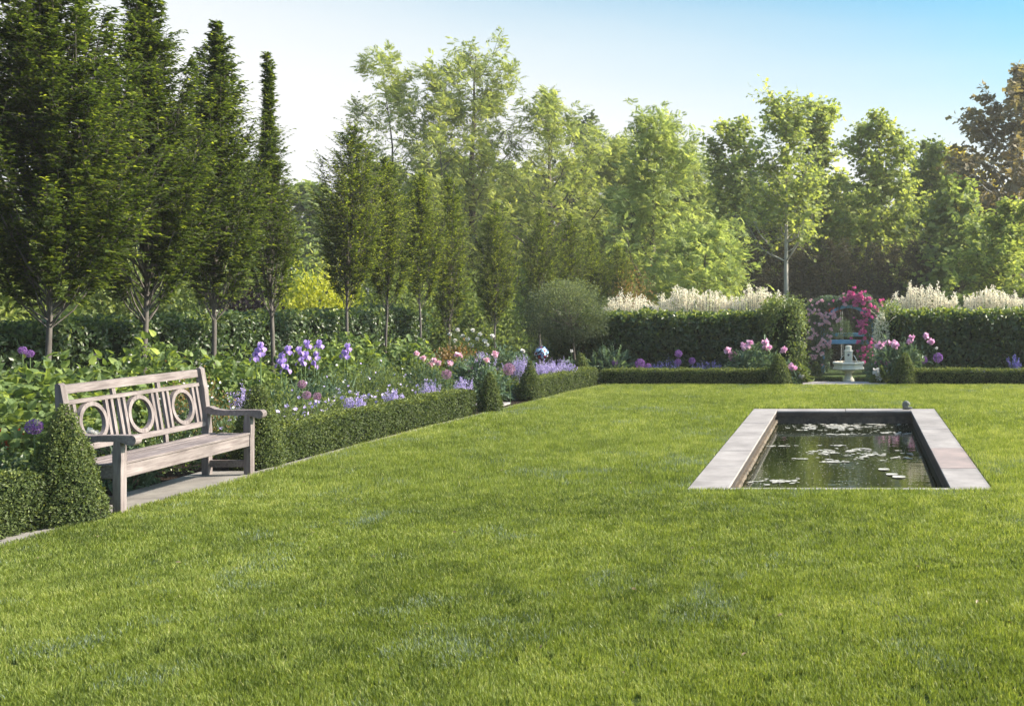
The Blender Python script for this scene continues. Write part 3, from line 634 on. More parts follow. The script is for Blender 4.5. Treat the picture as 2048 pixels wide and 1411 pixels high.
def cone(x, y, z0, h, rad, n, L, label, seed, p=1.25, tip=.12):
    r = np.random.default_rng(seed); t = empty('box_cone', (x, y, z0), label, 'topiary', 'clipped box cones')
    def prof(u): return rad*(np.clip(1-u, 0, 1)**(1/p))*(1-tip*0)*np.where(u < .08, .9+u*1.25, 1)
    u = r.random(n*2); u = u[r.random(len(u)) < (prof(u)/rad*.9+.1)][:n]; m = len(u); a = r.uniform(0, 6.283, m)
    rr = prof(u)+.012*r.normal(size=m)+.02*(vnoise(a*2, u*h*8, .6, seed)-.5)*2
    pos = np.stack([rr*np.cos(a), rr*np.sin(a), u*h], 1); sl = rad/h
    nor = np.stack([np.cos(a), np.sin(a), np.full(m, sl)+.6*u**4], 1)
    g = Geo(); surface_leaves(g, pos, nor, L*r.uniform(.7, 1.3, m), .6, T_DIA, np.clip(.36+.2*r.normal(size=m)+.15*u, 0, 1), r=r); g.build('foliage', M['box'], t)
    g = Geo(); us = np.linspace(0, .97, 12); lathe(g, [(max(.002, float(prof(np.array(q)))-.035), q*h*.97) for q in us], 16); g.build('twigs', M['boxdark'], t)
def cpx(x, Y): return (x-CX)*Y/F
cone(cpx(128, 7.95), 7.95, 0, .87, .275, 14000, .021, 'largest clipped box cone, in front of the near end of the bench', 31, 1.45)
cone(cpx(515, 10.5), 10.5, 0, .80, .235, 10000, .021, 'clipped box cone just behind the far armrest of the bench', 32, 1.9)
cone(cpx(980, 15.35), 15.35, 0, .56, .165, 6000, .024, 'clipped box cone ending the long hedge, before the stepping stones', 33, 1.6)
cone(cpx(1060, 17.4), 17.4, 0, .59, .21, 5500, .026, 'free-standing pointed box cone just beyond the stepping stones', 34, 1.25)
cone(cpx(1162, 20.0), 20.0, 0, .57, .22, 4500, .028, 'dark box cone at the back left corner under the ball tree', 35, 1.4)
cone(cpx(1557, 19.9), 19.95, 0, .555, .23, 5000, .028, 'rounded box cone left of the gap in the tall hedges', 36, 1.6)
cone(cpx(1810, 19.9), 19.95, 0, .585, .24, 5000, .028, 'rounded box cone right of the gap in the tall hedges', 37, 1.6)

# ------------------------------------------------------------------ tall hedges
box_hedge([(-5.9, 21.75), (-.95-.35, 21.75)], .75, 1.24, 1150, .09, 'tall dark leafy hedge across the back, left of the fountain gap', seed=41, mat='hedge', core='thin', name='tall_hedge', grp='tall leafy hedges', tmpl=T_OVAL, rough=.06, top_gain=.9)
box_hedge([(1.05, 21.75), (7.5, 21.75)], .75, 1.27, 1150, .09, 'tall dark leafy hedge across the back, right of the fountain gap', seed=42, mat='hedge', core='thin', name='tall_hedge', grp='tall leafy hedges', tmpl=T_OVAL, rough=.06, top_gain=.9)
box_hedge([(-10.3, 6), (-10.3, 14), (-9.9, 24)], .9, 1.28, 700, .085, 'long dark hedge behind the row of slim trees on the left', seed=43, mat='hedge', name='tall_hedge', grp='tall leafy hedges', tmpl=T_OVAL, rough=.06, top_gain=.4)

# ------------------------------------------------------------------ generic tree
def tree(name, label, cat, x, y, z0, H, Rr, cb, prof, n1, n2, K, L, W, tmpl, mat, bark, tr, seed, group=None, up=.9, lean=(0, 0), twig=.5, wig=.02, flat=.5, gap=0., nl=0, tintc=.4, droop=0., depth=1., tvar=.2, leader=1., rosette=False):
    r = np.random.default_rng(seed); t = empty(name, (x, y, z0), label, cat, group)
    nt_ = 12; zz = np.linspace(0, 1, nt_); trunk = np.stack([lean[0]*zz*H+wig*H*np.cumsum(r.normal(size=nt_))*.25, lean[1]*zz*H+wig*H*np.cumsum(r.normal(size=nt_))*.25, zz*H*.97*leader], 1); trunk[0] = (0, 0, -.05)
    tp = lambda q: np.stack([np.interp(q, trunk[:, 2], trunk[:, k]) for k in range(3)], -1)
    gw = Geo(); tube(gw, trunk, tr*np.maximum(.06, (1-zz)**.8)*np.where(zz < .05, 1.2, 1), 8)
    u = cb+(1-cb)*(np.arange(n1)+r.random(n1))/n1; az = np.arange(n1)*2.39996+r.normal(size=n1)*.5
    rad = Rr*prof((u-cb)/(1-cb))*r.uniform(.62, 1.0, n1)
    if gap: rad *= np.where(r.random(n1) < gap, .45, 1)
    ze = u*H; zs = np.clip(ze-rad*up*1.6, cb*H*.75, None); zs = np.minimum(zs, trunk[-1, 2]*.98)
    S = tp(zs); c = tp(np.minimum(ze, trunk[-1, 2])); E = np.stack([c[:, 0]+rad*np.cos(az), c[:, 1]+rad*np.sin(az)*depth, ze], 1)
    m = 5; qs = np.linspace(0, 1, m+1)
    def curve(q):                                   # leaves the trunk outwards, then turns up
        q = np.asarray(q)[:, None] if np.ndim(q) else q
        return q
    pts = []
    for q in qs:
        w_ = q**.75 if up > .5 else q; hz = q**1.25 if up > .5 else q
        p_ = S.copy(); p_[:, :2] = S[:, :2]+(E-S)[:, :2]*w_; p_[:, 2] = S[:, 2]+(E-S)[:, 2]*hz
        if 0 < q < 1: p_ += r.normal(size=p_.shape)*.03*np.linalg.norm(E-S, axis=1, keepdims=True)
        pts.append(p_)
    pts = np.array(pts); br = tr*.38*np.clip(np.linalg.norm(E-S, axis=1)/(Rr+.01), .25, 1.2)*(1.1-.7*u)
    for k in range(m): segs(gw, pts[k], pts[k+1], br*(1-k/m*.8), br*(1-(k+1)/m*.8), 5)
    # twigs
    n = n1*n2; bi = np.repeat(np.arange(n1), n2); q = r.uniform(.12, 1., n)**.8; kk = np.clip((q*m).astype(int), 0, m-1); fr = q*m-kk
    A = pts[kk, bi]*(1-fr)[:, None]+pts[kk+1, bi]*fr[:, None]
    # extra twigs straight from the leader
    nx = int(n*.12); A2 = tp(r.uniform(cb*H, trunk[-1, 2], nx)); A = np.concatenate([A, A2]); hub = np.concatenate([c[bi], A2]); hub[:, 2] = A[:, 2]-.2
    N = len(A); outd = A-hub; outd[:, 2] = 0; outd = nrm(outd+1e-3*r.normal(size=(N, 3)))
    d = nrm(outd*.9+r.normal(size=(N, 3))*.55+np.array([0, 0, up*.75])); tl = twig*r.uniform(.5, 1.2, N)*np.clip(.35+1.1*np.concatenate([rad[bi], np.full(nx, Rr*.35)])/Rr, .3, 1.1)
    B = A+d*tl[:, None]; B[:, 2] -= droop*tl
    segs(gw, A, B, np.full(N, max(.0035, tr*.05)), np.full(N, max(.002, tr*.02)), 3)
    gw.build('trunk', M[bark], t, True)
    # leaves along the twigs, alternating left and right
    sL = np.tile((np.arange(K)+.7)/K, N); side = np.tile(np.where(np.arange(K) % 2, 1., -1.), N); Tn = np.repeat(np.arange(N), K)
    pos = A[Tn]*(1-sL)[:, None]+B[Tn]*sL[:, None]+r.normal(size=(N*K, 3))*L*.25
    td = nrm(B-A)[Tn]; upv = nrm(np.array([0, 0, 1.])+.0*td); sd_ = nrm(np.cross(td, np.broadcast_to(upv, td.shape))+1e-4)
    ld = nrm(td*.6+sd_*side[:, None]*.85+r.normal(size=td.shape)*.28+np.array([0, 0, -.1-droop])); un = nrm(np.array([0, 0, 1.])*flat+r.normal(size=td.shape)*.55+outd[Tn]*.25)
    if rosette:                                     # compound leaves spreading in a star round each twig end
        pos = B[Tn]-td*(.25*tl[Tn]*(1-sL))[:, None]; aa = np.tile(np.arange(K)*2.39996, N)+np.repeat(r.uniform(0, 6, N), K)
        ld = nrm(np.stack([np.cos(aa), np.sin(aa), .9-1.7*r.random(N*K)], 1)+td*.5); un = nrm(np.array([0, 0, .8])+r.normal(size=td.shape)*.6); pos += r.normal(size=pos.shape)*np.array([.1, .1, .22])
    tb = np.clip(tintc+tvar*.6*r.normal(size=N), 0, 1)
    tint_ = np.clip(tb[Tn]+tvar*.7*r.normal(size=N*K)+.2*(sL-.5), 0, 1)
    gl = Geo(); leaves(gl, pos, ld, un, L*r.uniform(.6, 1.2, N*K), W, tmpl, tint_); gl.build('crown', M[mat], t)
    return t

# ---- slim hornbeams in a row
def fast_prof(a, b=.35):                            # fastigiate outline, widest low down, drawn out to a spire
    return lambda u: np.clip(np.where(u < b, .38+.62*(u/b)**.7, (1-((u-b)/(1-b)))**a), .06, 1)
ROW = [  # px x, Y, top px y, half width m, spire exponent, leaves scale
    (95, 11.65, -95, .92, .55, 3.0), (289, 13.2, -50, .74, .75, 2.2), (424, 14.6, 40, .66, .8, 1.8), (545, 16.1, 97, .48, 1.15, 1.3),
    (691, 18.5, 245, .58, .62, 1.25), (768, 20.05, 312, .50, .6, 1.0), (838, 21.5, 345, .42, .6, .85), (900, 23.0, 348, .46, .55, .9),
    (985, 26.0, 405, .52, .55, .9), (1078, 28.6, 418, .60, .5, .9), (1138, 30.2, 425, .50, .55, .7), (1188, 32.0, 462, .55, .6, .7), (1240, 34.5, 490, .6, .6, .7)]
words = ['tallest and nearest hornbeam at the far left, its top out of frame', 'second hornbeam from the left, behind the near end of the bench', 'third hornbeam from the left, behind the far end of the bench',
         'slim hornbeam drawn out into a long thin spire, fourth from the left', 'full oval hornbeam beside the wide gap in the row, fifth from the left', 'narrow hornbeam just right of the full oval one',
         'small narrow hornbeam, left one of a close pair in mid row', 'narrow hornbeam with bright tip, right one of a close pair in mid row', 'dark short hornbeam with a rounded top left of the ball tree',
         'dark broad hornbeam directly behind the ball tree', 'hornbeam half hidden right behind the broad one at the ball tree', 'small hornbeam above the bronze shrub, second from the far end of the row', 'smallest and farthest hornbeam at the end of the row']
def hornbeam(label, x, y, z0, H, Rr, z1, ex, nlimb, ntw, seed, L=.065, tintc=.36, mid=.42):
    r = np.random.default_rng(seed); t = empty('hornbeam_tree', (x, y, z0), label, 'tree', 'slim hornbeam trees in a row'); Hc = H-z1
    env = lambda u: np.clip(np.where(u < mid, .22+.78*(np.clip(u, 0, 1)/mid)**.8, (1-np.clip((u-mid)/(1-mid), 0, 1))**ex), .03, 1)
    zz = np.linspace(0, 1, 14); wv_ = np.cumsum(r.normal(size=(14, 2)), 0)*.012; trunk = np.stack([wv_[:, 0], wv_[:, 1], zz*H*.985], 1); trunk[0] = (0, 0, -.05)
    tp = lambda q: np.stack([np.interp(q, trunk[:, 2], trunk[:, k]) for k in range(3)], -1)
    tr = .0078*H**.9; gw = Geo(); tube(gw, trunk, tr*(1-zz*.94)**.9*(1+.25*(zz < .03)), 8)
    ue = np.concatenate([.22+.78*((np.arange(nlimb)+r.random(nlimb))/nlimb)**1.0]); az = np.arange(nlimb)*2.39996+r.normal(size=nlimb)*.4
    re_ = Rr*env(ue)*r.uniform(.15, 1.0, nlimb)**.6*r.uniform(.8, 1.15, nlimb); ze = z1+ue*Hc
    zs = z1-.15+np.clip(ue-.15-.45*r.uniform(.6, 1.1, nlimb)*ue, 0, .9)*Hc*.9; zs = np.minimum(zs, ze-.3); S = tp(zs); E = tp(ze); E[:, 0] += re_*np.cos(az); E[:, 1] += re_*np.sin(az)
    m = 6; pts = []; wob = r.normal(size=(nlimb, 3))*.025
    for q in np.linspace(0, 1, m+1):
        p_ = S.copy(); p_[:, :2] += (E-S)[:, :2]*q**.62; p_[:, 2] += (E-S)[:, 2]*q; p_ += wob*math.sin(q*5)*(.3+np.linalg.norm(E-S, axis=1, keepdims=True)*.3); pts.append(p_)
    pts = np.array(pts); br = tr*.30*np.clip((ze-zs)/1.5, .35, 1.1)
    for k in range(m): segs(gw, pts[k], pts[k+1], br*(1-k/m*.85), br*(1-(k+1)/m*.85), 5)
    n = nlimb*ntw; bi = np.repeat(np.arange(nlimb), ntw); q = r.uniform(.18, 1., n)**.9; kk = np.clip((q*m).astype(int), 0, m-1); fr = q*m-kk
    A = pts[kk, bi]*(1-fr)[:, None]+pts[kk+1, bi]*fr[:, None]; nx = int(n*.14); A = np.concatenate([A, tp(r.uniform(z1+.35*Hc, H*.985, nx))]); N = len(A)
    u = np.clip((A[:, 2]-z1)/Hc, 0, 1); c = tp(np.minimum(A[:, 2], H*.985)); od = A-c; od[:, 2] = 0; od = nrm(od+r.normal(size=(N, 3))*.05); od[:, 2] = 0
    d = nrm(od*.8+r.normal(size=(N, 3))*.42+np.array([0, 0, .62])); tl = r.uniform(.10, .40, N)*np.clip(.22+env(u)*1.0, .22, 1.15)*(Rr/.7)**.3
    B = A+d*tl[:, None]; segs(gw, A, B, .0028, .0012, 3); gw.build('trunk', M['bark'], t, True)
    gl = Geo(); K = 9; sL = np.tile((np.arange(K)+.8)/K, N); side = np.tile(np.where(np.arange(K) % 2, 1., -1.), N); Tn = np.repeat(np.arange(N), K)
    keep = r.random(N*K) < .93; pos = (A[Tn]*(1-sL)[:, None]+B[Tn]*sL[:, None])[keep]; td = nrm(B-A)[Tn][keep]; side = side[keep]; sL = sL[keep]; Tn = Tn[keep]; NK = len(pos)
    hz = nrm(td*np.array([1, 1, .35])); sd_ = nrm(np.cross(hz, np.array([0, 0, 1.]))+1e-4)
    ld = nrm(hz*.75+sd_*side[:, None]*.7+r.normal(size=(NK, 3))*.16+np.array([0, 0, .05])); un = nrm(np.array([0, 0, 1.])+r.normal(size=(NK, 3))*.32)
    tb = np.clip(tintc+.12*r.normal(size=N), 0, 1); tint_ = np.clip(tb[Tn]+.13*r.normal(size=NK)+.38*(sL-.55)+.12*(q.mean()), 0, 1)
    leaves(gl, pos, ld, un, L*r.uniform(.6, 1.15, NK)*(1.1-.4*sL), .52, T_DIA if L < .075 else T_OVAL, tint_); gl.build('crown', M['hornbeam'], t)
    return t
EXS = [.55, .8, .95, 2.1, .55, .6, .6, .55, .5, .5, .55, .55, .55]
for i, (px, Y, ty, hw, ex, sc) in enumerate(ROW):
    X = cpx(px, Y); zt = H0-(ty-CY)*Y/F; z0 = 0 if Y < 22.8 else -.4; Ht = zt-z0
    hornbeam(words[i], X, Y, z0, Ht, hw*(1.26 if i < 4 else 1.12), (1.45 if i < 4 else 1.5) if z0 == 0 else 1.3, EXS[i], [110, 90, 80, 60, 62, 54, 48, 52, 54, 54, 48, 48, 48][i], [44, 42, 40, 34, 36, 34, 32, 32, 34, 34, 30, 30, 30][i], 100+i, (.086, .08, .078, .07)[i] if i < 4 else .066, (.36 if i < 4 else .54), mid=.46 if i < 3 else .3 if i == 3 else .52)
hornbeam('hornbeam cut off by the left edge of the picture', -9.9, 11.0, 0, 6.4, 1.1, 1.4, .5, 100, 40, 131, .086, .25)
# ---- background trees
def dome(u): return np.clip(np.sin(np.clip(u*.86+.14, 0, 1)*math.pi)**.6, .15, 1)
def oval(u): return np.clip(np.sin((u*.9+.07)*math.pi)**.5, .1, 1)
def bg(name, label, px, ty, Y, wpx, mat, bark='barkdark', tmpl=T_PIN, cb=.3, L=.30, W=.8, n1=30, n2=16, K=8, seed=0, prof=dome, up=.7, lean=(0, 0), gap=.15, twig=1.0, tr=.13, zb=None, group='trees beyond the garden', cat='tree', flat=.6, droop=.1, depth=1., tintc=.45, wig=.02, basey=None):
    z0 = LOW if zb is None else zb; Ht = H0-(ty-CY)*Y/F-z0
    return tree(name, label, cat, cpx(px, Y)-lean[0]*Ht*.6, Y, z0, Ht, wpx/2*Y/F, cb, prof, n1, n2, K, L, W, tmpl, mat, bark, tr, seed, group, up, lean, twig, wig, flat, gap, 0, tintc, droop, depth, rosette=tmpl is T_PIN)
bg('locust_tree', 'airy pale green tree with a dark trunk, tallest of the central group', 945, 95, 44, 300, 'ash', n1=44, n2=9, K=9, seed=201, tr=.24, gap=.5, twig=1.1, cb=.3, prof=lambda u: np.clip(1-u**1.8*.65, .2, 1))
bg('locust_tree', 'open pale green tree leaning left at the left side of the central group', 780, 110, 43, 230, 'ash', 'bark', n1=32, n2=9, K=9, seed=202, tr=.10, gap=.4, lean=(-.10, 0), twig=.9, cb=.28, prof=lambda u: np.clip(1-u**1.8*.6, .2, 1))
bg('locust_tree', 'pale green tree right of the dark-trunked one, lower and broad', 1090, 190, 45, 340, 'ash', n1=46, n2=13, K=9, seed=203, tr=.2, gap=.2, cb=.15, up=.55)
bg('locust_tree', 'slender pale tree with grey stems just left of the dark-trunked one', 872, 140, 42, 200, 'ash', 'bark', n1=34, n2=7, K=9, seed=204, tr=.10, gap=.3, cb=.3, up=.9)
bg('birch_tree', 'thin wispy grey tree against the white sky, left of the central group', 695, 195, 40, 120, 'greyleaf', 'bark', tmpl=T_DIA, n1=26, n2=10, K=5, L=.12, W=.6, seed=205, tr=.06, gap=.3, twig=.7, up=1.1)
bg('round_tree', 'grey green bushy tree at the right shoulder of the central group', 1165, 240, 52, 190, 'greyleaf', tmpl=T_LOBE, L=.26, W=.9, n1=40, n2=12, K=8, seed=206, gap=.15, cb=.2)
bg('ash_tree', 'slender cool green tree with a dark straight trunk behind the left back hedge', 1312, 232, 37, 320, 'ashcool', n1=64, n2=9, K=9, seed=207, tr=.17, gap=.3, L=.27, cb=.2, up=.75, twig=.9, prof=lambda u: np.clip(1.08-.80*u**.75+.10*np.sin(u*17), .16, 1.1))
bg('ash_tree', 'low spreading cool green tree above the white willows, right of the dark straight trunk', 1415, 470, 33, 200, 'ashcool', n1=30, n2=13, K=9, seed=208, tr=.09, gap=.1, L=.27, cb=.15, up=.4)
bg('round_tree', 'dense two-toned green tree left of the pale birch', 1483, 238, 46, 230, 'poplar', 'bark', tmpl=T_LOBE, L=.17, W=.95, n1=64, n2=15, K=8, seed=209, tr=.12, prof=lambda u: np.clip(1.08-.80*u**.75+.10*np.sin(u*17), .16, 1.1), cb=.30, gap=.1)
bg('birch_tree', 'tall tree with a pale straight trunk and open forked crown, left of the arbour', 1572, 178, 41.5, 210, 'poplar', 'barkpale', tmpl=T_LOBE, L=.16, W=.95, n1=52, n2=14, K=7, seed=210, tr=.12, prof=lambda u: np.clip(1.0-u*.62+.22*np.sin(u*13+1), .2, 1.1), cb=.5, gap=.25, wig=.006)
bg('plane_tree', 'broad green tree with a grey trunk right of the arbour, foliage hanging low', 1768, 226, 46, 300, 'poplar', 'bark', tmpl=T_LOBE, L=.18, W=.95, n1=68, n2=18, K=8, seed=211, tr=.12, prof=lambda u: np.clip(1.08-.80*u**.75+.10*np.sin(u*17), .16, 1.1), cb=.30, gap=.15, up=.4)
bg('oak_tree', 'large brownish tree rising out of frame at the far right', 2030, 135, 50, 330, 'oak', 'barkpale', tmpl=T_LOBE, L=.3, W=.9, n1=60, n2=15, K=8, seed=212, tr=.28, prof=dome, cb=.3, gap=.15, lean=(.06, 0), up=.5)
bg('maple_tree', 'golden sunlit tree between the plane tree and the big brownish tree', 1925, 300, 60, 190, 'gold', 'barkpale', tmpl=T_LOBE, L=.32, W=.9, n1=40, n2=16, K=8, seed=213, tr=.16, gap=.15, cb=.2, lean=(-.12, 0))
bg('cedar_tree', 'dark green rounded tree below the golden one at the right', 1905, 365, 42, 150, 'midgreen', tmpl=T_LOBE, L=.25, n1=40, n2=18, K=8, seed=214, cb=.05, gap=.05, up=.5)
bg('cedar_tree', 'broad mid green rounded tree at the right edge above the right hedge', 2035, 408, 34, 290, 'midgreen', tmpl=T_DIA, L=.2, W=.5, n1=60, n2=24, K=9, seed=215, cb=.02, gap=0, up=.5, twig=.7, tintc=.6)
bg('birch_tree', 'pale leafy tree standing behind and between the birch and the plane tree', 1660, 350, 55, 150, 'ash', 'barkpale', tmpl=T_LOBE, L=.28, n1=40, n2=16, K=8, seed=216, cb=.1, gap=.1)
for k, (px, ty, Y, wd, m_, lb) in enumerate([(1225, 275, 50, 220, 'ash', 'pale feathery tree between the central group and the dark straight trunk'), (1400, 300, 50, 220, 'ashcool', 'soft green tree directly left of the two-toned tree'), (1640, 205, 47, 130, 'poplar', 'slim green crown just right of the pale birch top'),
                              (1860, 285, 52, 210, 'midgreen', 'olive green tree between the plane tree and the golden tree'), (1560, 345, 52, 240, 'poplar', 'low green crown filling in behind the birch trunk')]):
    bg('woodland_tree', lb, px, ty, Y, wd, m_, 'bark', tmpl=T_LOBE if k > 1 else T_PIN, L=.2 if k > 1 else .28, W=.9, n1=52, n2=16, K=8, seed=270+k, cb=.08 if k < 2 else .3, gap=.3, up=.6, tr=.10, prof=lambda u: np.clip(1.05-.75*u**.9+.1*np.sin(u*15), .16, 1.1))
# thicket of dark bushes behind the arbour
for k, (px, ty, wd, m_) in enumerate([(1520, 455, 170, 'darkwood'), (1605, 478, 160, 'darkwood'), (1690, 485, 170, 'darkwood'), (1775, 490, 160, 'darkwood'), (1860, 480, 150, 'darkwood'), (1965, 500, 200, 'greyleaf')]):
    bg('thicket_bush', ['dark brown-green bush behind the right end of the left back hedge', 'dark bush behind the pale birch trunk', 'dark feathery bush straight behind the arbour', 'grey-brown feathery bush right above the arbour',
                        'dull olive bush under the plane tree', 'grey green bush low at the right edge above the willows'][k], px, ty, 43+.5*(k % 2), wd*1.2, m_, tmpl=T_DIA, L=.15, W=.3, n1=60, n2=30, K=10, seed=230+k, cb=.02, gap=.1, up=1.2, twig=.7, group='bushes behind the arbour', cat='bush', prof=oval, flat=.1)
# a far wood behind everything
proto = []
for k, m_ in enumerate(['midgreen', 'ash', 'greyleaf']):
    proto.append((m_, None))
FAR = [(-60, 330, 60, 300, 0), (120, 350, 58, 280, 0), (300, 380, 60, 260, 2), (470, 330, 62, 240, 0), (620, 370, 60, 230, 0), (760, 330, 64, 260, 1), (905, 320, 66, 260, 0), (1040, 330, 64, 260, 1), (1175, 330, 66, 240, 1), (1290, 350, 64, 240, 0), (1400, 370, 62, 220, 1),
       (1500, 370, 66, 220, 0), (1615, 385, 66, 220, 1), (1720, 380, 64, 220, 0), (1830, 350, 68, 230, 1), (1930, 400, 64, 230, 0), (2060, 390, 62, 240, 0), (2180, 330, 62, 260, 2)]
lab = ['wood tree at the left edge, dark behind the hornbeams', 'wood tree showing between the first two hornbeams', 'wood tree behind the second and third hornbeams', 'wood tree behind the spire-topped hornbeam', 'wood tree in the wide gap of the hornbeam row',
       'wood tree low behind the leaning pale tree', 'wood tree low behind the slender pale tree', 'wood tree low behind the dark-trunked pale tree', 'wood tree at the right shoulder of the central group', 'wood tree behind the dark straight trunk',
       'wood tree between the dark straight trunk and the two-toned tree', 'wood tree behind the two-toned tree', 'wood tree right behind the pale birch trunk', 'wood tree left behind the plane tree', 'wood tree right behind the plane tree', 'wood tree under the golden tree', 'wood tree at the right edge under the big brownish tree', 'wood tree just beyond the right edge']
protos = {}
for k, (px, ty, Y, wd, mi) in enumerate(FAR):
    m_ = ['midgreen', 'ash', 'greyleaf'][mi]; Ht = H0-(ty-CY)*Y/F-LOW
    if mi not in protos:
        protos[mi] = (bg('wood_tree', lab[k], px, ty, Y, wd, m_, tmpl=T_LOBE, L=.34, W=.95, n1=60, n2=20, K=8, seed=250+k, cb=.03, gap=0, group='trees of the far wood', twig=1.3, up=.45), Ht)
    else:
        o, h_ = protos[mi]; c = copy_tree(o); s = Ht/h_; c.location = (cpx(px, Y), Y, LOW); c.scale = (s*1.05, s*1.05, s); c.rotation_euler = (0, 0, k*1.3); c['label'] = lab[k]

# ---- shrubs behind the row
def shrub(name, label, x, y, z0, rx, ry, h, n, L, W, tmpl, mat, seed, group=None, cat='shrub', fuzz=.12, tintc=.4, tvar=.2, stems=True, up=.3, parent=None, jit=.6, down=0.):
    r = np.random.default_rng(seed); t = parent or empty(name, (x, y, z0), label, cat, group)
    d = rdir(n, r); d[:, 2] = np.abs(d[:, 2])*1.0-.12*(r.random(n) < .4); q = r.uniform(.55, 1, n)**.5
    lump = 1+.22*(vnoise(np.arctan2(d[:, 1], d[:, 0])*2, d[:, 2]*3, .7, seed)-.5)*2*.8
    pos = d*np.array([rx, ry, h])*(q*lump*(1+fuzz*r.normal(size=n)*.6))[:, None]; pos[:, 2] = np.maximum(pos[:, 2], .02)
    ld = nrm(nrm(pos)*.6+r.normal(size=(n, 3))*.55+np.array([0, 0, up-down])); un = nrm(nrm(pos)*.5+np.array([0, 0, .7])+r.normal(size=(n, 3))*jit*.6)
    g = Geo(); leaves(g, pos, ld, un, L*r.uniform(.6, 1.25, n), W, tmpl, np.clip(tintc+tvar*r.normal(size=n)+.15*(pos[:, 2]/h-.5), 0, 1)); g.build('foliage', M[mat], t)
    if stems:
        k = max(8, n//60); e = pos[r.integers(0, n, k)]; g = Geo(); segs(g, np.stack([e[:, 0]*.15, e[:, 1]*.15, np.zeros(k)], 1), e, .006, .002, 4); g.build('stems', M['barkdark' if L > .02 and h > 1.2 else 'stem'], t)
    return t
for k, (px, ty, Y, wpx, lab_) in enumerate([(640, 545, 25, 210, 'acid yellow leafy shrub glowing in the wide gap between the hornbeams'), (255, 500, 19, 190, 'yellow-green shrub between the first two hornbeams'), (445, 500, 22, 150, 'yellow-green shrub behind the third hornbeam')]):
    h_ = H0-(ty-CY)*Y/F+.2
    shrub('golden_shrub', lab_, cpx(px, Y), Y, -.2, wpx/2*Y/F, 1.0, h_, 4200, .13, .5, T_LOBE, ['acid', 'perennial', 'perennial'][k], 300+k, 'yellow-green shrubs behind the hornbeams', fuzz=.2, tintc=.6)
shrub('purple_shrub', 'dark purple-leaved shrub behind the third and fourth hornbeams', cpx(490, 19.5), 19.5, 0, 1.0, .8, 1.9, 3000, .09, .6, T_OVAL, 'purpleleaf', 305, None)
shrub('bronze_shrub', 'bronze and olive rounded shrub behind the left end of the back hedge', cpx(1265, 24), 24, -.4, .72, .6, H0-(553-CY)*24/F+.4, 8000, .05, .5, T_DIA, 'bronze', 306, None, fuzz=.12)
for k, (px, ty, Y, wpx, lb) in enumerate([(30, 470, 17, 200, 'dark green bush at the left edge behind the nearest hornbeam'), (170, 520, 21, 200, 'dark green bush behind the first two hornbeams'), (360, 470, 24, 220, 'dark green bush behind the second and third hornbeams'), (560, 480, 28, 180, 'green bush behind the spire-topped hornbeam'),
                              (800, 520, 30, 220, 'green bush low behind the narrow hornbeams'), (950, 560, 31, 220, 'green bush low behind the close pair of hornbeams'), (1060, 540, 36, 200, 'green bush behind the broad dark hornbeam')]):
    shrub('green_bush', lb, cpx(px, Y), Y, -.6, wpx/2*Y/F, 1.2, H0-(ty-CY)*Y/F+.6, 5500, .13, .6, T_OVAL, 'midgreen', 310+k, 'green bushes behind the hornbeams', fuzz=.15)

# ball tree
bt = empty('ball_tree', (cpx(1148, 20.9), 20.9, 0), 'grey-green ball-headed standard tree at the back left corner', 'tree')
g = Geo(); tube(g, [(0, 0, -.02), (.01, 0, .4), (-.02, 0, .8), (-.06, 0, 1.3)], [.03, .024, .022, .018], 8); g.build('trunk', M['barkdark'], bt, True)
r = np.random.default_rng(44); n = 15000; d = rdir(n, r); q = r.uniform(.35, 1, n)**.45*1.0*np.where(r.random(n) < .08, 1.12, 1); lump = 1+.22*(vnoise(np.arctan2(d[:, 1], d[:, 0])*2, d[:, 2]*3, .5, 4)-.5)*2
pos = d*np.array([.80, .70, .60])*(q*lump)[:, None]; pos[:, 2] *= np.where(pos[:, 2] < 0, .85, 1.15); pos += np.array([-.12, 0, 1.24])
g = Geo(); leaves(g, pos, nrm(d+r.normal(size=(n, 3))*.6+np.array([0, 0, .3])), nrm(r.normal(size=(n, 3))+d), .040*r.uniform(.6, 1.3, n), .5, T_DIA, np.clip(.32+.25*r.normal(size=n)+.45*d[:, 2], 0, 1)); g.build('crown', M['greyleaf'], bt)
k = 60; e_ = pos[r.integers(0, n, k)]; g = Geo(); segs(g, np.tile([-.06, 0, 1.0], (k, 1)), e_, .008, .002, 4); g.build('branches', M['barkdark'], bt)
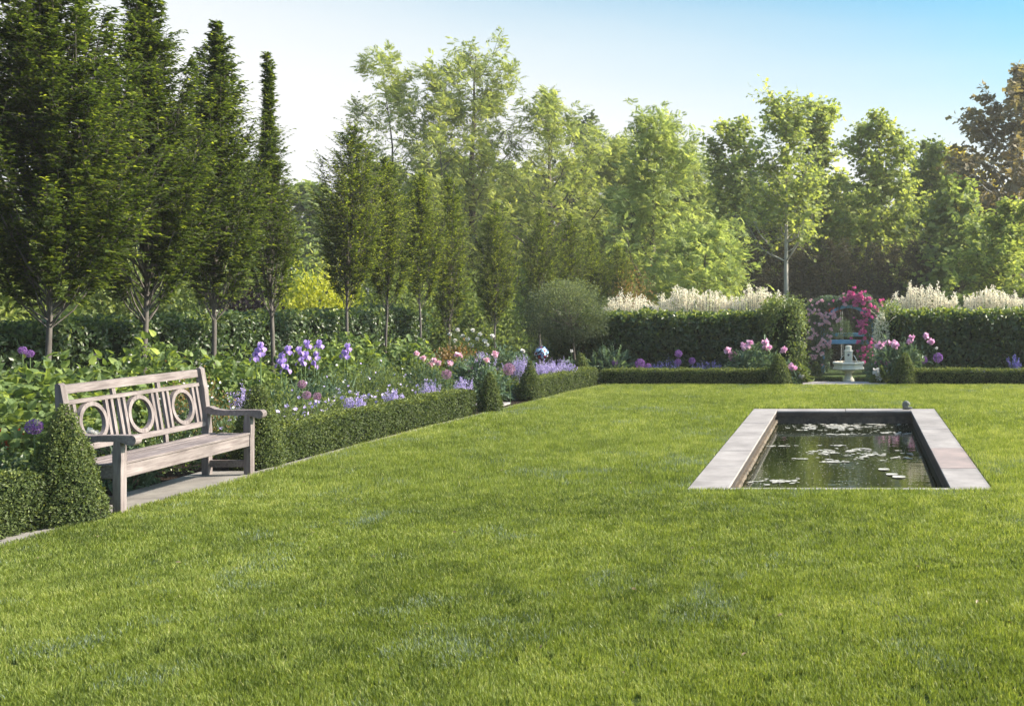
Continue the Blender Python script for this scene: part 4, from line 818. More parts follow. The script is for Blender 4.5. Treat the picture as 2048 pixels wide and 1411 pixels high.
# whips standing out of the top
# ---- variegated willows on the tall hedges
def willow(px, ty, Y, wpx, label, seed, n=90):
    n = int(n*2.1); ty -= 14
    r = np.random.default_rng(seed); x = cpx(px, Y); h = H0-(ty-CY)*Y/F; wd = wpx/2*Y/F; t = empty('variegated_willow', (x, Y, 0), label, 'shrub', 'cream variegated willows')
    bx = r.normal(size=n)*.16*wd; by = r.normal(size=n)*.1; q = r.uniform(-1.15, 1.15, n); q[::3] = np.round(q[::3]*5+r.normal()*.3)/5; ex = q*wd; ey = r.uniform(-.28, .28, n); ez = h*(1-.16*np.abs(q)**2)*(.80+.20*vnoise(q*6, q*0, .6, seed)*r.uniform(.4, 1.2, n)); ez = np.maximum(ez, 1.36)
    A = np.stack([bx, by, np.full(n, .1)], 1); B = np.stack([ex, ey, ez], 1); C = A*.4+B*.6; C[:, 0] = B[:, 0]*.93; C[:, 1] = B[:, 1]*.8
    g = Geo(); segs(g, A, C, .008, .005, 4); segs(g, C, B, .005, .0015, 4); g.build('stems', M['barkdark'], t)
    K = 44; s = np.tile(np.linspace(0, 1, K), n); T_ = np.repeat(np.arange(n), K); pos = C[T_]*(1-s)[:, None]+B[T_]*s[:, None]; pos += r.normal(size=pos.shape)*np.array([.028, .028, .01])*(1.15-s)[:, None]
    dd = nrm(r.normal(size=pos.shape)*.8+np.array([0, 0, .75])); g = Geo()
    leaves(g, pos, dd, rdir(n*K, r), .050*r.uniform(.6, 1.2, n*K), .38, T_DIA, np.clip(.35+.4*s+.2*r.normal(size=n*K), 0, 1)); g.build('foliage', M['willow'], t)
willow(1262, 592, 22.6, 130, 'cream variegated willow at the left end of the back hedge, lowest of the three there', 401, 80)
willow(1385, 575, 22.6, 160, 'cream variegated willow with tall plumes, middle one above the left back hedge', 402, 110)
willow(1510, 578, 22.6, 120, 'cream variegated willow beside the climber, above the right end of the left back hedge', 403, 90)
willow(1845, 569, 22.6, 130, 'cream variegated willow nearest the gap, above the right back hedge', 404, 95)
willow(1990, 578, 22.6, 150, 'cream variegated willow at the right edge above the right back hedge', 405, 100)
willow(2110, 575, 22.6, 130, 'cream variegated willow beyond the right edge of the picture', 406, 80)
# climber swelling over the end of the left hedge and creamy shrub beyond the gap
def block(name, label, cat, cx, cy, z0, sx, sy, h, n, L, mat, seed, W=.6, tmpl=T_OVAL, tintc=.45, whips=0, group=None, core=True, tvar=.22):
    r = np.random.default_rng(seed); t = empty(name, (cx, cy, z0), label, cat, group)
    d = rdir(n, r); p = np.sign(d)*np.abs(d)**(.6 if core else .9); p[:, 0] *= 1-.25*np.clip(p[:, 2], 0, 1); q = r.uniform(.72, 1.08, n)
    lump = 1+.18*(vnoise(p[:, 0]*2+p[:, 1], p[:, 2]*2, .5, seed)-.5)*2; pos = p*np.array([sx, sy, h/2])*(q*lump)[:, None]+np.array([0, 0, h/2])
    pos[:, 2] = np.maximum(pos[:, 2], .01)
    g = Geo(); surface_leaves(g, pos, d, L*r.uniform(.6, 1.3, n), W, tmpl, np.clip(tintc+tvar*r.normal(size=n)+.15*d[:, 2], 0, 1), r=r)
    if whips:
        for k in range(whips):
            a = pos[r.integers(0, n)]; a = a if a[2] > h*.5 else a+np.array([0, 0, h*.5]); ln = r.uniform(.15, .4); v = nrm(np.array([r.normal()*.6, r.normal()*.4, 1.0])); m = 12
            pp = a+v*np.linspace(0, ln, m)[:, None]+np.array([v[0], v[1], -.8])*(np.linspace(0, 1, m)**2*ln*.3)[:, None]
            leaves(g, pp, nrm(r.normal(size=(m, 3))), rdir(m, r), L*.7, W, tmpl, np.full(m, tintc+.2)); tube(g, pp, .003, 3, False)
    g.build('foliage', M[mat], t)
    if core:
        g = Geo(); m = 10; an = np.linspace(-1, 1, m); prof = [(.001, .02)]+[(1-abs(a)**3*.5, (a+1)/2) for a in an]+[(.001, .98)]
        lathe(g, [(max(.001, p_*.72), q_*h*.86) for p_, q_ in prof], 12, rot=.3); o = g.build('branches', M['boxdark'], t); o.scale = (sx, sy, 1)
    return t
block('climbing_vine', 'leafy climber billowing over the right end of the left back hedge', 'climber', cpx(1567, 21.6), 21.6, 0, .50, .46, H0-(597-CY)*21.6/F, 5600, .060, 'perennial', 411, tintc=.45, whips=40)
block('hedge_climber', 'cream-flecked shrub covering the left end of the right back hedge', 'climber', cpx(1783, 21.8), 21.8, 0, .30, .46, 1.5, 2600, .055, 'hedge', 412, tintc=.6, whips=10)
block('cream_shrub', 'cream variegated shrub bulging into the gap from the right hedge', 'shrub', cpx(1762, 21.5), 21.45, .55, .15, .2, .72, 1500, .04, 'willow', 413, W=.4, tmpl=T_DIA, tintc=.35, whips=6, core=False)

# ------------------------------------------------------------------ lower garden: fountain, arbour, roses
def fountain():
    x = cpx(1697, 34); z0 = LOW; t = empty('stone_fountain', (x, 34, z0), 'pale limestone fountain with a wide octagonal basin seen through the hedge gap', 'fountain')
    g = Geo(); lathe(g, [(.20, 0), (.20, .05), (.17, .07), (.125, .16), (.115, .24), (.15, .31), (.30, .36), (.32, .365)], 8, rot=R(22.5)); g.build('pedestal', M['limestone'], t)
    g = Geo(); lathe(g, [(.32, .366), (.48, .375), (.535, .40), (.535, .425), (.50, .44), (.495, .53), (.515, .55), (.54, .565), (.54, .60), (.52, .615), (.47, .615), (.455, .56), (.1, .55)], 8, rot=R(22.5)); g.build('basin', M['limestone'], t)
    g = Geo(); lathe(g, [(.45, .59), (.01, .592)], 8, rot=R(22.5)); g.build('basin_water', M['water'], t)
    g = Geo(); box(g, -.125, .125, -.125, .125, .55, .96, .02); g.build('column', M['limestone'], t)
    g = Geo(); lathe(g, [(.165, .96), (.12, .99), (.10, 1.06), (.115, 1.07), (.115, 1.10), (.08, 1.125), (.02, 1.135)], 8, rot=R(22.5)); g.build('cap', M['limestone'], t)
    for s in (-1, 1):
        g = Geo(); u = np.linspace(0, 1, 12); p = np.stack([s*(.13+.15*u), 0*u, .82+.02*u-.25*u*u], 1); tube(g, p, .014, 6, False); g.build('water_jet', M['jet'], t, True)
    for rz in range(4):
        g = Geo(); a = rz*math.pi/2; c, s = math.cos(a), math.sin(a)
        tube(g, [(c*.124, s*.124, .82), (c*.16, s*.16, .825), (c*.175, s*.175, .81)], [.016, .012, .012], 8); g.build('spout', M['metal'], t, True)
    g = Geo(); lathe(g, [(.035, 0), (.035, .012), (.01, .014)], 12); o = g.build('rosette', M['metal'], t); o.rotation_euler = (R(90), 0, 0); o.location = (0, -.123, .84)
fountain()
for k, (x0, x1, lb) in enumerate([(-1.45, -.28, 'low clipped green edging hedge left of the fountain foot'), (.17, 1.2, 'low clipped green edging hedge right of the fountain foot')]):
    box_hedge([(x0, 33.3), (x1, 33.3)], .3, .17, 2600, .05, lb, z0=LOW, seed=61+k, grp='low hedges round the fountain', tmpl=T_DIA, rough=.012)
cone(cpx(1632, 33.8), 33.8, LOW, .62, .2, 2600, .045, 'small box cone in the lower garden left of the fountain', 38, 1.6)
def arbour():
    Y = 38.; x0, x1 = -.97, .80; xc = (x0+x1)/2; hr = (x1-x0)/2; zs = 2.32-hr; t = empty('garden_arbour', (xc, Y, LOW), 'bright blue painted wooden arbour with a round arch wreathed in roses', 'arbour')
    for yy_ in (-.45, .45):
        for s in (-1, 1):
            g = Geo(); box(g, s*hr-.055, s*hr+.055, yy_-.055, yy_+.055, 0, zs, .006); g.build('post', M['blue'], t)
        g = Geo(); n = 24; v = []; f = []
        for i in range(n+1):
            a = math.pi*i/n
            for rr, dd in ((hr+.055, -.05), (hr-.055, -.05), (hr-.055, .05), (hr+.055, .05)): v.append([rr*math.cos(a), yy_+dd, zs+rr*math.sin(a)])
        for i in range(n):
            for k in range(4): f.append([4*i+k, 4*i+(k+1) % 4, 4*i+4+(k+1) % 4, 4*i+4+k])
        g.poly(v, f); g.build('arch', M['blue'], t)
    g = Geo(); box(g, -hr+.057, hr-.057, -.50, -.40, zs-.42, zs-.28, .005); g.build('beam', M['blue'], t)
    g = Geo(); box(g, -hr+.057, hr-.057, .40, .50, zs-.20, zs-.08, .005); g.build('beam', M['blue'], t)
    for xx, yy_ in ((-.26, -.03), (-.20, .1)):
        g = Geo(); tube(g, [(xx, yy_, zs+.7), (xx+.02, yy_, zs-.9)], .012, 5); g.build('chain', M['chain'], t)
arbour()
def rose_head(g, c, s, r, k=14):                     # a ball of cupped petals
    d = rdir(k, r); d[:, 2] = d[:, 2]*.8+.15; n = k
    leaves(g, np.asarray(c)+d*s*.18, nrm(d+r.normal(size=(n, 3))*.35), nrm(np.cross(d, rdir(n, r))), s*.62*r.uniform(.8, 1.15, n), .9, T_OVAL, r.random(n))
    leaves(g, np.asarray(c)+d*s*.10, nrm(np.cross(d, rdir(n, r))), d, s*.5, .95, T_OVAL, r.random(n))
def rose_mass(label, pieces, flowers, fm, seed, leafmat='bluegreen', Y=37.6, cat='climbing rose'):
    r = np.random.default_rng(seed); cx = np.mean([p[0] for p in pieces]); x = cpx(cx, Y); t = empty('climbing_rose', (x, Y, LOW), label, cat, 'roses on the blue arbour')
    g = Geo(); gs = Geo()
    for (px, py, wx, wy, n) in pieces:
        c = np.array(P(px, py, Y))-np.array([x, Y, LOW]); d = rdir(n, r); pos = c+d*np.array([wx*Y/F, .38, wy*Y/F])*(r.uniform(.4, 1, n)**.5)[:, None]
        surface_leaves(g, pos, d, .085*r.uniform(.6, 1.2, n), .6, T_OVAL, np.clip(.35+.22*r.normal(size=n), 0, 1), r=r)
        e = pos[r.integers(0, n, 14)]; segs(gs, np.tile([c[0]*.9, 0, max(0, c[2]-.8)], (14, 1)), e, .012, .004, 4)
    g.build('foliage', M[leafmat], t); gs.build('stems', M['barkdark'], t)
    for (px, py, s) in list(flowers)+[(a_+r.normal()*3, b_+r.normal()*3, c_*.85) for a_, b_, c_ in flowers[::2]]:
        c = np.array(P(px, py, Y-.42))-np.array([x, Y, LOW]); g = Geo(); rose_head(g, (0, 0, 0), s*1.12, r); o = g.build('rose_bloom', M[fm], t); o.location = c
        o = bpy.data.objects.new('rose_bloom', o.data); col.objects.link(o); o.parent = t; o.location = c+np.array([r.normal()*.16, .05, r.normal()*.14]); q_ = r.uniform(.6, .85); o.scale = (q_, q_, q_); o.rotation_euler = (0, 0, r.uniform(0, 6))
c5 = lambda q: [(1580+a/6.413, 560+b/6.413, s) for a, b, s in q]
rose_mass('climbing rose with soft pink blooms on the left side of the blue arbour',
          [(1642, 640, 26, 22, 1300), (1638, 672, 26, 30, 1500), (1640, 705, 24, 30, 1300), (1640, 735, 20, 20, 600), (1632, 614, 24, 16, 1100), (1655, 604, 26, 12, 1100), (1672, 603, 18, 10, 700)],
          c5([(400, 445, .12), (480, 470, .11), (560, 480, .12), (450, 530, .12), (385, 572, .11), (495, 550, .10), (527, 632, .10), (290, 630, .10), (270, 745, .11), (518, 722, .11), (395, 800, .10), (425, 835, .10), (485, 818, .13), (300, 875, .11), (352, 860, .09), (410, 945, .12), (330, 995, .09),
              (352, 915, .08), (612, 530, .10), (523, 428, .10), (290, 415, .10), (235, 440, .1), (240, 520, .1), (410, 262, .09), (345, 300, .08), (650, 240, .09), (312, 680, .1), (705, 316, .11), (370, 835, .1), (500, 845, .1), (465, 540, .1), (380, 430, .1)]), 'rose', 501)
rose_mass('climbing rose with magenta blooms over the top and right side of the blue arbour',
          [(1700, 600, 30, 11, 1500), (1722, 600, 24, 15, 1300), (1745, 622, 20, 18, 800), (1745, 660, 20, 26, 900), (1735, 700, 22, 26, 1000), (1745, 735, 20, 26, 900), (1755, 640, 14, 24, 400)],
          c5([(760, 180, .13), (772, 222, .12), (858, 228, .13), (905, 175, .12), (850, 272, .11), (940, 290, .12), (890, 270, .1), (1025, 235, .12), (830, 325, .1), (900, 220, .1), (730, 245, .12), (985, 250, .11), (1155, 268, .11), (1035, 325, .12), (990, 440, .13), (1050, 470, .11), (985, 515, .1), (945, 548, .12),
              (895, 540, .1), (905, 570, .1), (930, 665, .14), (900, 680, .1), (960, 655, .1), (1040, 805, .1), (1028, 845, .1), (930, 880, .12), (955, 885, .08), (870, 905, .08), (950, 965, .1), (1065, 970, .08), (945, 990, .08), (1110, 1075, .12), (880, 790, .1), (690, 270, .1), (800, 200, .11), (870, 190, .11), (920, 240, .11), (960, 380, .1), (1010, 390, .1), (885, 590, .08), (955, 1050, .08), (985, 1240, .07), (1165, 1000, .1), (1150, 1150, .08), (820, 290, .1), (750, 210, .1)]), 'magenta', 502)
shrub('reddish_bush', 'small red-leaved tuft on top of the arbour roses', cpx(1652, 38.8), 38.8, 1.0, .42, .3, .45, 700, .08, .3, T_DIA, 'red', 503, None, cat='shrub', stems=False)
shrub('arbour_bush', 'dark feathery green bush hanging inside the arbour over the blue beam', cpx(1682, 38.0), 38.0, 0.10, .42, .3, .75, 1400, .07, .3, T_DIA, 'bluegreen', 504, None, cat='shrub', fuzz=.2)
for k, (px, lb) in enumerate([(1660, 'dark shrub behind the left leg of the arbour'), (1735, 'dark shrub behind the right leg of the arbour'), (1698, 'dark shrub straight behind the fountain')]):
    shrub('dark_shrub', lb, cpx(px, 41), 41, LOW, .95, .5, 1.5, 2600, .12, .5, T_OVAL, 'darkwood', 506+k, 'dark shrubs behind the arbour')

# ------------------------------------------------------------------ border plants
def flower_plants():
    r = np.random.default_rng(60)
    # irises
    c2 = lambda q: [(380+a/3.2, 620+b/3.2) for a, b in q]
    sets = [c2([(465, 238), (468, 268), (435, 300)]), c2([(605, 262), (570, 310), (580, 345), (612, 380)]), c2([(722, 225), (710, 265), (735, 295), (722, 330)]), c2([(828, 222), (810, 295), (780, 355)]), c2([(1005, 240), (975, 285), (1000, 290)])]
    lbs = ['lavender-blue iris with its blooms highest on the left, farthest left of the five', 'lavender-blue iris with four staggered blooms, second from the left', 'tallest iris, a column of four lavender-blue blooms in the middle', 'lavender-blue iris with three spread blooms, fourth from the left', 'lavender-blue iris in front of the pale hornbeam trunk, farthest right']
    for q, lb in zip(sets, lbs):
        px = np.mean([p[0] for p in q]); X = -6.95; Y = X*F/(px-CX); t = empty('iris_plant', (X, Y, 0), lb, 'iris', 'irises in the border')
        for (fx, fy) in q:
            c = np.array(P(fx, fy, Y))-np.array([X, Y, 0]); c[1] += r.normal()*.04
            g = Geo(); tube(g, [(c[0]*.3, 0, 0), (c[0]*.75, c[1]*.5, c[2]*.55), (c[0], c[1], c[2]-.03)], .005, 5); g.build('stem', M['stem'], t)
            g = Geo()
            for k in range(3):                     # three standards and three falls
                a = k*2.094+r.uniform(0, 1); d = np.array([[math.cos(a)*.45, math.sin(a)*.45, 1.]]); leaves(g, np.zeros((1, 3)), d, np.array([[math.cos(a), math.sin(a), -.4]]), .065, 1.0, T_OVAL, [.85+r.uniform(-.1, .1)])
                leaves(g, np.zeros((1, 3))+d*.01, d+r.normal(size=(1, 3))*.2, np.array([[math.cos(a+.5), math.sin(a+.5), -.4]]), .055, .9, T_OVAL, [.7])
                a += 1.05; d = np.array([[math.cos(a), math.sin(a), .15]]); up_ = np.array([[-math.cos(a)*.2, -math.sin(a)*.2, 1.]])
                leaves(g, np.zeros((1, 3)), d, up_, .042, .9, T_OVAL, [.4]); e1 = nrm(d)*.036
                leaves(g, e1, np.array([[math.cos(a)*.45, math.sin(a)*.45, -1.]]), np.array([[math.cos(a), math.sin(a), .5]]), .058, 1.05, T_OVAL, [.25+r.uniform(-.1, .2)])
            o = g.build('bloom', M['iris'], t); o.location = c; o.scale = (1.12, 1.12, 1.12)
        n = 26; g = Geo(); a = r.uniform(0, 6.28, n); v = np.stack([r.normal(size=n)*.22, r.normal(size=n)*.12, np.full(n, 1.)], 1); b = np.stack([r.normal(size=n)*.09, r.normal(size=n)*.08, np.zeros(n)], 1)
        leaves(g, b, v, nrm(np.stack([np.cos(a), np.sin(a), .1*a], 1)), r.uniform(.38, .62, n), .055, T_OVAL, r.uniform(.4, .9, n)); g.build('leaves', M['bluegreen'], t)
    # alliums
    AL = [(45, 700, 9.7, .036, 'allium', 'purple allium head at the far left above the hydrangeas, left one of two'), (60, 707, 9.75, .036, 'allium', 'purple allium head at the far left above the hydrangeas, right one of two'), (196, 712, 10.8, .036, 'allium', 'purple allium head half sunk in the hydrangeas left of the second hornbeam'),
          (68, 853, 8.25, .062, 'allium', 'large violet allium head beside the largest box cone'), (613, 790, 12.2, .05, 'alliumpink', 'faded pinkish allium behind the long hedge, left one of two'), (634, 792, 12.4, .047, 'alliumpink', 'faded pinkish allium behind the long hedge, right one of two'),
          (604, 768, 12.5, .05, 'alliumpink', 'faded pinkish allium standing above the pair behind the long hedge'), (1018, 738, 16.3, .095, 'alliumpink', 'large pinkish allium left of the free-standing box cone'), (893, 748, 15, .07, 'alliumpink', 'faded pink allium in the border left of the pale catmint'),
          (1230, 725, 20.7, .06, 'allium', 'dim purple allium by the blue-leaved plant at the back'), (1280, 727, 20.8, .10, 'allium', 'wide purple allium clump left of the three round ones at the back'), (1296, 733, 20.7, .07, 'allium', 'purple allium touching the right side of the wide purple clump'),
          (1357, 707, 20.7, .075, 'allium', 'bright violet allium, highest of the three round ones at the back'), (1356, 724, 20.7, .072, 'allium', 'violet allium below the highest one at the back'), (1384, 721, 20.7, .068, 'allium', 'violet allium right of the highest one at the back'),
          (1467, 713, 20.7, .10, 'alliumpink', 'large dusky allium left of the peonies at the back'), (1847, 720, 20.7, .085, 'allium', 'dusky allium left of its twin before the right hedge'), (1876, 715, 20.7, .10, 'allium', 'dusky allium right of its twin before the right hedge')]
    for (px, py, Y, s, m_, lb) in AL:
        X, _, Z = P(px, py, Y); t = empty('allium_plant', (X, Y, 0), lb, 'allium', 'alliums in the borders')
        g = Geo(); tube(g, [(.02, .01, 0), (.01, 0, Z*.5), (0, 0, Z)], .0045, 5); g.build('stem', M['stem'], t)
        n = 260; d = rdir(n, r); g = Geo(); leaves(g, d*s*.82, nrm(np.cross(d, rdir(n, r))+.5*d), d, s*.30, .55, T_DIA, r.random(n)); segs(g, np.zeros((90, 3)), d[:90]*s*.9, .0008, .0008, 3); o = g.build('flower_head', M[m_], t); o.location = (0, 0, Z)
flower_plants()
def peony(label, cx, Y, blooms, mat, seed, rx=.4, h=.6, n=900, s=.075, leaf='bluegreen', grp='peonies in the borders', L=.12):
    r = np.random.default_rng(seed); X = cpx(cx, Y); t = empty('peony_bush', (X, Y, 0), label, 'peony', grp)
    shrub('', '', 0, 0, 0, rx, rx*.8, h, n, L, .34, T_OVAL, leaf, seed, parent=t, tintc=.5, down=.25)
    for (bx, by) in blooms:
        yy_ = Y-.15+.2*r.random(); c = np.array(P(bx, by, yy_))-np.array([X, Y, 0]); g = Geo(); tube(g, [(c[0]*.4, 0, h*.4), (c[0]*.85, c[1]*.6, c[2]*.75+h*.05), (c[0], c[1], c[2])], .005, 5)
        g.build('stem', M['stem'], t); g = Geo(); rose_head(g, (0, 0, 0), s*r.uniform(.85, 1.15), r, 22); o = g.build('bloom', M[mat], t); o.location = c
peony('pink peony bush with large blooms beside the cone left of the gap', 1510, 20.6, [(1487, 690), (1492, 694), (1500, 685), (1532, 685), (1531, 695), (1537, 696), (1456, 702), (1567, 700)], 'peony', 601, .5, .68, 1200, .11)
peony('single deep pink peony right of the cone at the gap', 1580, 20.2, [(1584, 735)], 'peony', 602, .14, .4, 160, .12)
peony('lilac-pink peony bush with blooms right of the gap above the right cone', 1795, 20.6, [(1757, 693), (1762, 690), (1777, 685), (1788, 686), (1791, 690), (1818, 684), (1824, 675), (1852, 672), (1863, 684), (1755, 728), (1775, 729), (1765, 725)], 'peony', 603, .55, .72, 1500, .11)
peony('white-flowered low bush at the right end of the threshold slab', 1762, 20.25, [(1756, 749), (1769, 744), (1758, 756), (1752, 742)], 'white', 604, .14, .26, 350, .10, 'perennial')
peony('white-flowered low bush at the left end of the threshold slab', 1600, 20.35, [(1603, 753), (1597, 748), (1607, 760)], 'white', 605, .16, .3, 350, .08, 'perennial')
peony('white peony showing under the near end of the bench', 205, 9.4, [(200, 890), (222, 886), (216, 893), (181, 869)], 'white', 606, .4, .42, 500, .115)
peony('white peony behind the middle of the bench', 360, 11.3, [(352, 868), (362, 866), (370, 870), (345, 873)], 'white', 607, .42, .42, 500, .10)
peony('pink peony bush with round buds left of the pale catmint', 955, 17.2, [(917, 710), (990, 708), (973, 720), (900, 725), (939, 737)], 'rose', 608, .5, .62, 1100, .085)
peony('pale pink rose bush in mid border', 850, 16.2, [(833, 707), (868, 721), (877, 725), (862, 728), (900, 727), (846, 716)], 'rose', 609, .45, .65, 1300, .075, 'perennial', L=.07)
peony('white and blush rose bush in front of the dark hornbeam', 940, 20, [(915, 660), (946, 661), (925, 672), (935, 678), (970, 682), (985, 672), (900, 668), (960, 668), (910, 681), (975, 690), (942, 690), (955, 678)], 'white', 610, .75, 1.0, 2600, .065, 'perennial', L=.06)
peony('red-flowered low plant behind the near hedge', 30, 8.8, [(8, 882), (14, 893), (40, 862), (46, 871), (5, 862)], 'red', 611, .3, .45, 500, .035, 'hedge', L=.07)
peony('white ball-flowered plant left of the ball tree trunk', 1138, 20.0, [(1143, 702), (1136, 722)], 'white', 612, .2, .4, 250, .05, 'bluegreen')
peony('single pale yellow pompom flower left of the mosaic globe', 1046, 19.3, [(1046, 701)], 'white', 613, .15, .4, 160, .06, 'perennial')
peony('white umbel flower standing before the right hedge', 1873, 20.6, [(1873, 696)], 'white', 614, .1, .2, 60, .05, 'perennial')

def place_part(name, mesh, parent, loc, r, rot=None, sc=1.):
    o = bpy.data.objects.new(name, mesh); col.objects.link(o); o.parent = parent; o.location = loc; o.rotation_euler = rot if rot is not None else (r.normal()*.4, r.normal()*.4, r.uniform(0, 6)); s_ = sc*r.uniform(.8, 1.2); o.scale = (s_, s_, s_); return o
def mesh_of(g, name, mat):
    o = g.build(name, mat); me = o.data; bpy.data.objects.remove(o); return me
_r = np.random.default_rng(2); g = Geo(); e_ = rdir(22, _r); e_[:, 2] = np.abs(e_[:, 2])*.6; leaves(g, e_*.02, nrm(e_), rdir(22, _r), .018, .9, T_DIA, _r.uniform(.6, 1, 22)); BUD = mesh_of(g, 'flower_bud', M['hydra'])
BLOOMS = {}
def bloom_mesh(mat):
    if mat not in BLOOMS:
        g = Geo(); an = np.arange(5)*2*math.pi/5; leaves(g, np.zeros((5, 3)), np.stack([np.cos(an), np.sin(an), .25+0*an], 1), np.tile([0, 0, 1.], (5, 1)), 1., .95, T_OVAL, _r.random(5)); BLOOMS[mat] = mesh_of(g, 'bloom', M[mat])
    return BLOOMS[mat]
def hyd(label, X, Y, rx, h, seed, n=620, mat='hydra', L=.092, buds=16):
    t = shrub('hydrangea_bush', label, X, Y, 0, rx, rx*.9, h, int(n*1.6), L, .82, T_HEART, mat, seed, 'hydrangea bushes', tintc=.5, fuzz=.12, down=.45)
    r = np.random.default_rng(seed+1); d = rdir(buds, r); d[:, 2] = np.abs(d[:, 2])*.6+.55; p = nrm(d)*np.array([rx, rx*.9, h])*1.02
    for q in p: place_part('flower_bud', BUD, t, q, r)
hyd('hydrangea bush cut by the left edge, lowest leaves by the near hedge', -7.15, 8.75, .62, .98, 701, 900)
hyd('hydrangea bush directly left of the bench back', -7.35, 9.75, .62, 1.0, 702, 950)
hyd('hydrangea bush behind the near half of the bench', -7.5, 10.8, .6, 1.0, 703, 900)
hyd('tallest hydrangea bush, behind the middle of the bench', -7.7, 11.9, .62, 1.13, 704, 900)
hyd('hydrangea bush behind the far post of the bench', -7.55, 12.8, .5, .95, 705, 650)
hyd('hydrangea bush below the irises', -7.8, 13.9, .55, .85, 706, 700)
hyd('yellow-green hydrangea bush right of the tallest irises', -7.75, 15.6, .6, .98, 707, 900, buds=8)
hyd('yellow-green hydrangea bush in mid border, right of the pale hornbeam trunk', -7.9, 16.9, .62, .98, 708, 900, buds=8)
hyd('far hydrangea bush below the narrow hornbeams', -7.7, 18.6, .6, .9, 709, 800, buds=6)
hyd('hydrangea bush at the left edge behind the others, below the alliums', -8.3, 9.6, .6, 1.05, 710, 700)

def spikes(label, X, Y, rx, h, n, mat, seed, leaf='bluegreen', fl=.55, cat='catmint', name='catmint_plant', grp='flower spikes in the borders', K=60, s=.016, ry=None, lean=.15):
    r = np.random.default_rng(seed); ry = ry or rx*.8; t = empty(name, (X, Y, 0), label, cat, grp)
    a = r.uniform(0, 6.28, n); q = np.sqrt(r.random(n)); B = np.stack([np.cos(a)*q*rx, np.sin(a)*q*ry, h*r.uniform(.72, 1.05, n)*(1-.25*q)], 1); A = B*np.array([.5, .5, 0]); B[:, :2] += r.normal(size=(n, 2))*lean*h*.5
    g = Geo(); segs(g, A, B, .0025, .0012, 3); g.build('stems', M['stem'], t)
    m = n*12; T_ = np.repeat(np.arange(n), 12); s_ = r.uniform(.1, .7, m); pos = A[T_]*(1-s_)[:, None]+B[T_]*s_[:, None]+r.normal(size=(m, 3))*.02
    g = Geo(); leaves(g, pos, nrm(r.normal(size=(m, 3))+np.array([0, 0, .3])), nrm(r.normal(size=(m, 3))+np.array([0, 0, 1])), .045*r.uniform(.5, 1.2, m), .4, T_DIA, r.random(m)); g.build('leaves', M[leaf], t)
    m = n*K; T_ = np.repeat(np.arange(n), K); s_ = 1-fl*r.random(m); pos = A[T_]*(1-s_)[:, None]+B[T_]*s_[:, None]+r.normal(size=(m, 3))*np.array([1, 1, .3])*.011*(1.6-s_)[:, None]
    g = Geo(); leaves(g, pos, rdir(m, r), rdir(m, r), s*r.uniform(.6, 1.2, m), .8, T_DIA, r.random(m)); g.build('florets', M[mat], t)
def sp(label, px, py, Y, wpx, n, mat='lav', seed=0, **k):
    X, _, Z = P(px, py, Y); spikes(label, X, Y, wpx/2*Y/F, Z, n, mat, seed, **k)
sp('pale lavender catmint left of the free-standing box cone', 1040, 708, 18.2, 65, 110, seed=801)
sp('pale lavender catmint behind the free-standing box cone', 1085, 718, 18.6, 78, 140, seed=802)
sp('pale lavender catmint right of the mosaic globe', 1118, 712, 19.0, 65, 90, seed=803)
sp('tall pale catmint below the blush rose bush', 962, 695, 18.0, 44, 80, seed=804)
sp('catmint left of the cone that ends the long hedge', 925, 748, 15.6, 46, 45, seed=805)
sp('grey-mauve flower spikes just behind the far end of the bench', 490, 742, 11.8, 60, 26, 'geran', 806, name='sage_plant', cat='sage')
sp('pale catmint spilling behind the middle of the long hedge', 790, 770, 13.9, 50, 50, seed=821)
sp('pale catmint between the pale pink rose and the long hedge', 860, 752, 14.9, 50, 50, seed=822)
sp('mauve catmint below the rightmost iris', 715, 778, 13.0, 44, 36, 'geran', 823)
for k, (px, w_) in enumerate([(1335, 50), (1405, 60), (1430, 50), (1310, 30)]):
    sp(['low blue flower spikes below the round alliums at the back', 'blue flower spikes at the back right of the alliums', 'dim blue flower spikes left of the pink peonies', 'low blue-leaved spikes right of the wide purple alliums'][k], px, 712+3*k, 20.6, w_, 30, 'blueviolet', 810+k, K=20, s=.018)
sp('short violet flower spikes before the right hedge', 1953, 732, 20.6, 36, 26, 'blueviolet', 815, s=.018)
sp('tall violet flower spikes at the right edge before the hedge', 2032, 703, 20.6, 22, 20, 'blueviolet', 816, s=.02)
# cut-leaved blue plant at the back
shrub('artichoke_plant', 'blue-grey plant with long cut leaves at the back left', cpx(1215, 20.9), 20.9, 0, .45, .3, .52, 200, .24, .3, T_PIN, 'bluegreen', 820, None, cat='plant', tintc=.3)

def geran(label, X, Y, rx, h, seed, n=1200, fl=26, mat='geran', leaf='perennial', L=.04, fs=.024, name='geranium_plant', cat='geranium', W=.45, tc=.5):
    t = shrub(name, label, X, Y, 0, rx, rx*.9, h, n, L, W, T_OVAL if L > .05 else T_DIA, leaf, seed, 'low flowering plants behind the long hedge', cat=cat, tintc=tc, fuzz=.25, up=.5)
    r = np.random.default_rng(seed+5); d = rdir(fl, r); d[:, 2] = np.abs(d[:, 2])*.7+.3; p = nrm(d)*np.array([rx, rx*.9, h*1.12])*r.uniform(.85, 1.12, (fl, 1)); 
    for q in p:
        nr = Vector((.5, -.6, .6))+Vector(r.normal(size=3)*.5); place_part('bloom', bloom_mesh(mat), t, q, r, nr.to_track_quat('Z', 'Y').to_euler(), fs)
    g = Geo(); segs(g, p*np.array([.3, .3, .1]), p, .0018, .001, 3); g.build('flower_stalks', M['stem'], t)
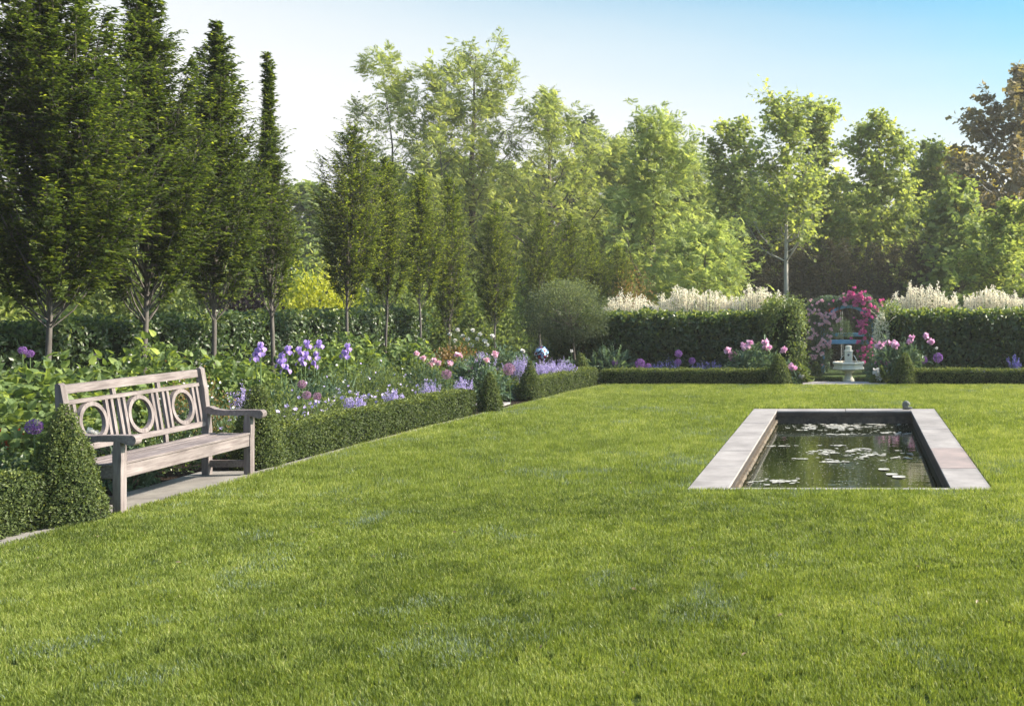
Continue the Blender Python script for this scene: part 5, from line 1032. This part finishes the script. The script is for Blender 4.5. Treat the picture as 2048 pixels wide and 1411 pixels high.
GL = ['just right of the second box cone', 'below the leftmost iris', 'by the two faded alliums', 'in front of the irises, right of the faded alliums', 'along the middle of the long hedge', 'right of the middle of the long hedge', 'near the far end of the long hedge', 'where the long hedge ends']
gx = [(-6.45, 11.3), (-6.75, 11.9), (-6.5, 12.2), (-6.5, 12.9), (-6.45, 13.5), (-6.4, 14.0), (-6.3, 14.6), (-6.15, 15.1)]
for k, (X, Y) in enumerate(gx): geran('airy plant with small lilac flowers, '+GL[k], X, Y, .42, .40 if k < 6 else .36, 830+2*k, 1700, 30 if k in (2, 3, 4, 5) else 18)
G2 = ['behind the second box cone', 'between the irises and the long hedge', 'right of the irises in mid border', 'in mid border below the hydrangeas', 'beside the pale pink rose', 'between the pale pink rose and the long hedge', 'behind the cone that ends the long hedge', 'left of the stepping stones']
for k, (X, Y) in enumerate([(-6.8, 11.2), (-6.95, 12.8), (-6.9, 13.9), (-7.0, 14.8), (-6.8, 15.4), (-6.5, 15.0), (-6.3, 16.0), (-7.2, 16.3)]):
    geran('soft green feathery plant '+G2[k], X, Y, .46, .62, 860+2*k, 1900, 14, leaf='perennial' if k % 2 else 'bluegreen', L=.055, name='feathery_plant', cat='perennial', W=.25, mat='geran' if k % 3 else 'white', fs=.016)
geran('orange-tinged small-leaved rose bush right behind the far bench post', -6.85, 11.55-.35, .42, .82, 890, 1900, 40, 'white', 'bronze', .03, .012, 'rose_bush', 'rose bush', .6)
geran('dark small-leaved bush beneath the bench back', -6.6, 10.3, .40, .55, 892, 1500, 20, 'white', 'hedge', .035, .012, 'rose_bush', 'rose bush', .6)
geran('dark small-leaved bush between the near cone and the hydrangeas', -6.6, 8.35, .34, .5, 894, 1100, 0, 'white', 'hedge', .06, .012, 'low_bush', 'bush', .6) if False else None
shrub('low_bush', 'dark low bush between the largest box cone and the hydrangeas', -6.55, 8.2, 0, .36, .4, .5, 900, .06, .6, T_OVAL, 'hedge', 896, None)
for k, (X, Y, h) in enumerate([(-6.6, 18.4, .6), (-7.2, 19.4, .8), (-6.3, 19.8, .7), (-5.9, 18.0, .42)]):
    shrub('border_shrub', ['soft green plant left of the mosaic globe', 'taller olive shrub behind the pink peonies', 'green plant between the mosaic globe and the back hedge', 'green plant behind the free-standing cone, below the catmint'][k], X, Y, 0, .5, .4, h, 1500, .06, .5, T_OVAL, ['perennial', 'bronze', 'bluegreen', 'perennial'][k], 900+k, 'green filler plants in the border', cat='plant')

# mosaic globe on a slim stake
X, Y, Z = P(1083, 706, 19.4)
t = empty('mosaic_globe', (X, Y, 0), 'blue and red mosaic glass globe on a stake in the catmint', 'garden ornament')
g = Geo(); lathe(g, [(.002, -.128)]+[(.128*math.sin(a), -.128*math.cos(a)) for a in np.linspace(.1, 3.04, 16)]+[(.002, .128)], 24); o = g.build('globe', M['globe'], t, True); o.location = (0, 0, Z)
g = Geo(); tube(g, [(0, 0, 0), (0, 0, Z-.125)], .012, 8); g.build('stake', M['metal'], t); g = Geo(); lathe(g, [(.02, 0), (.012, .02), (.006, .06), (.002, .11)], 8); o = g.build('finial', M['metal'], t); o.location = (0, 0, Z+.126)
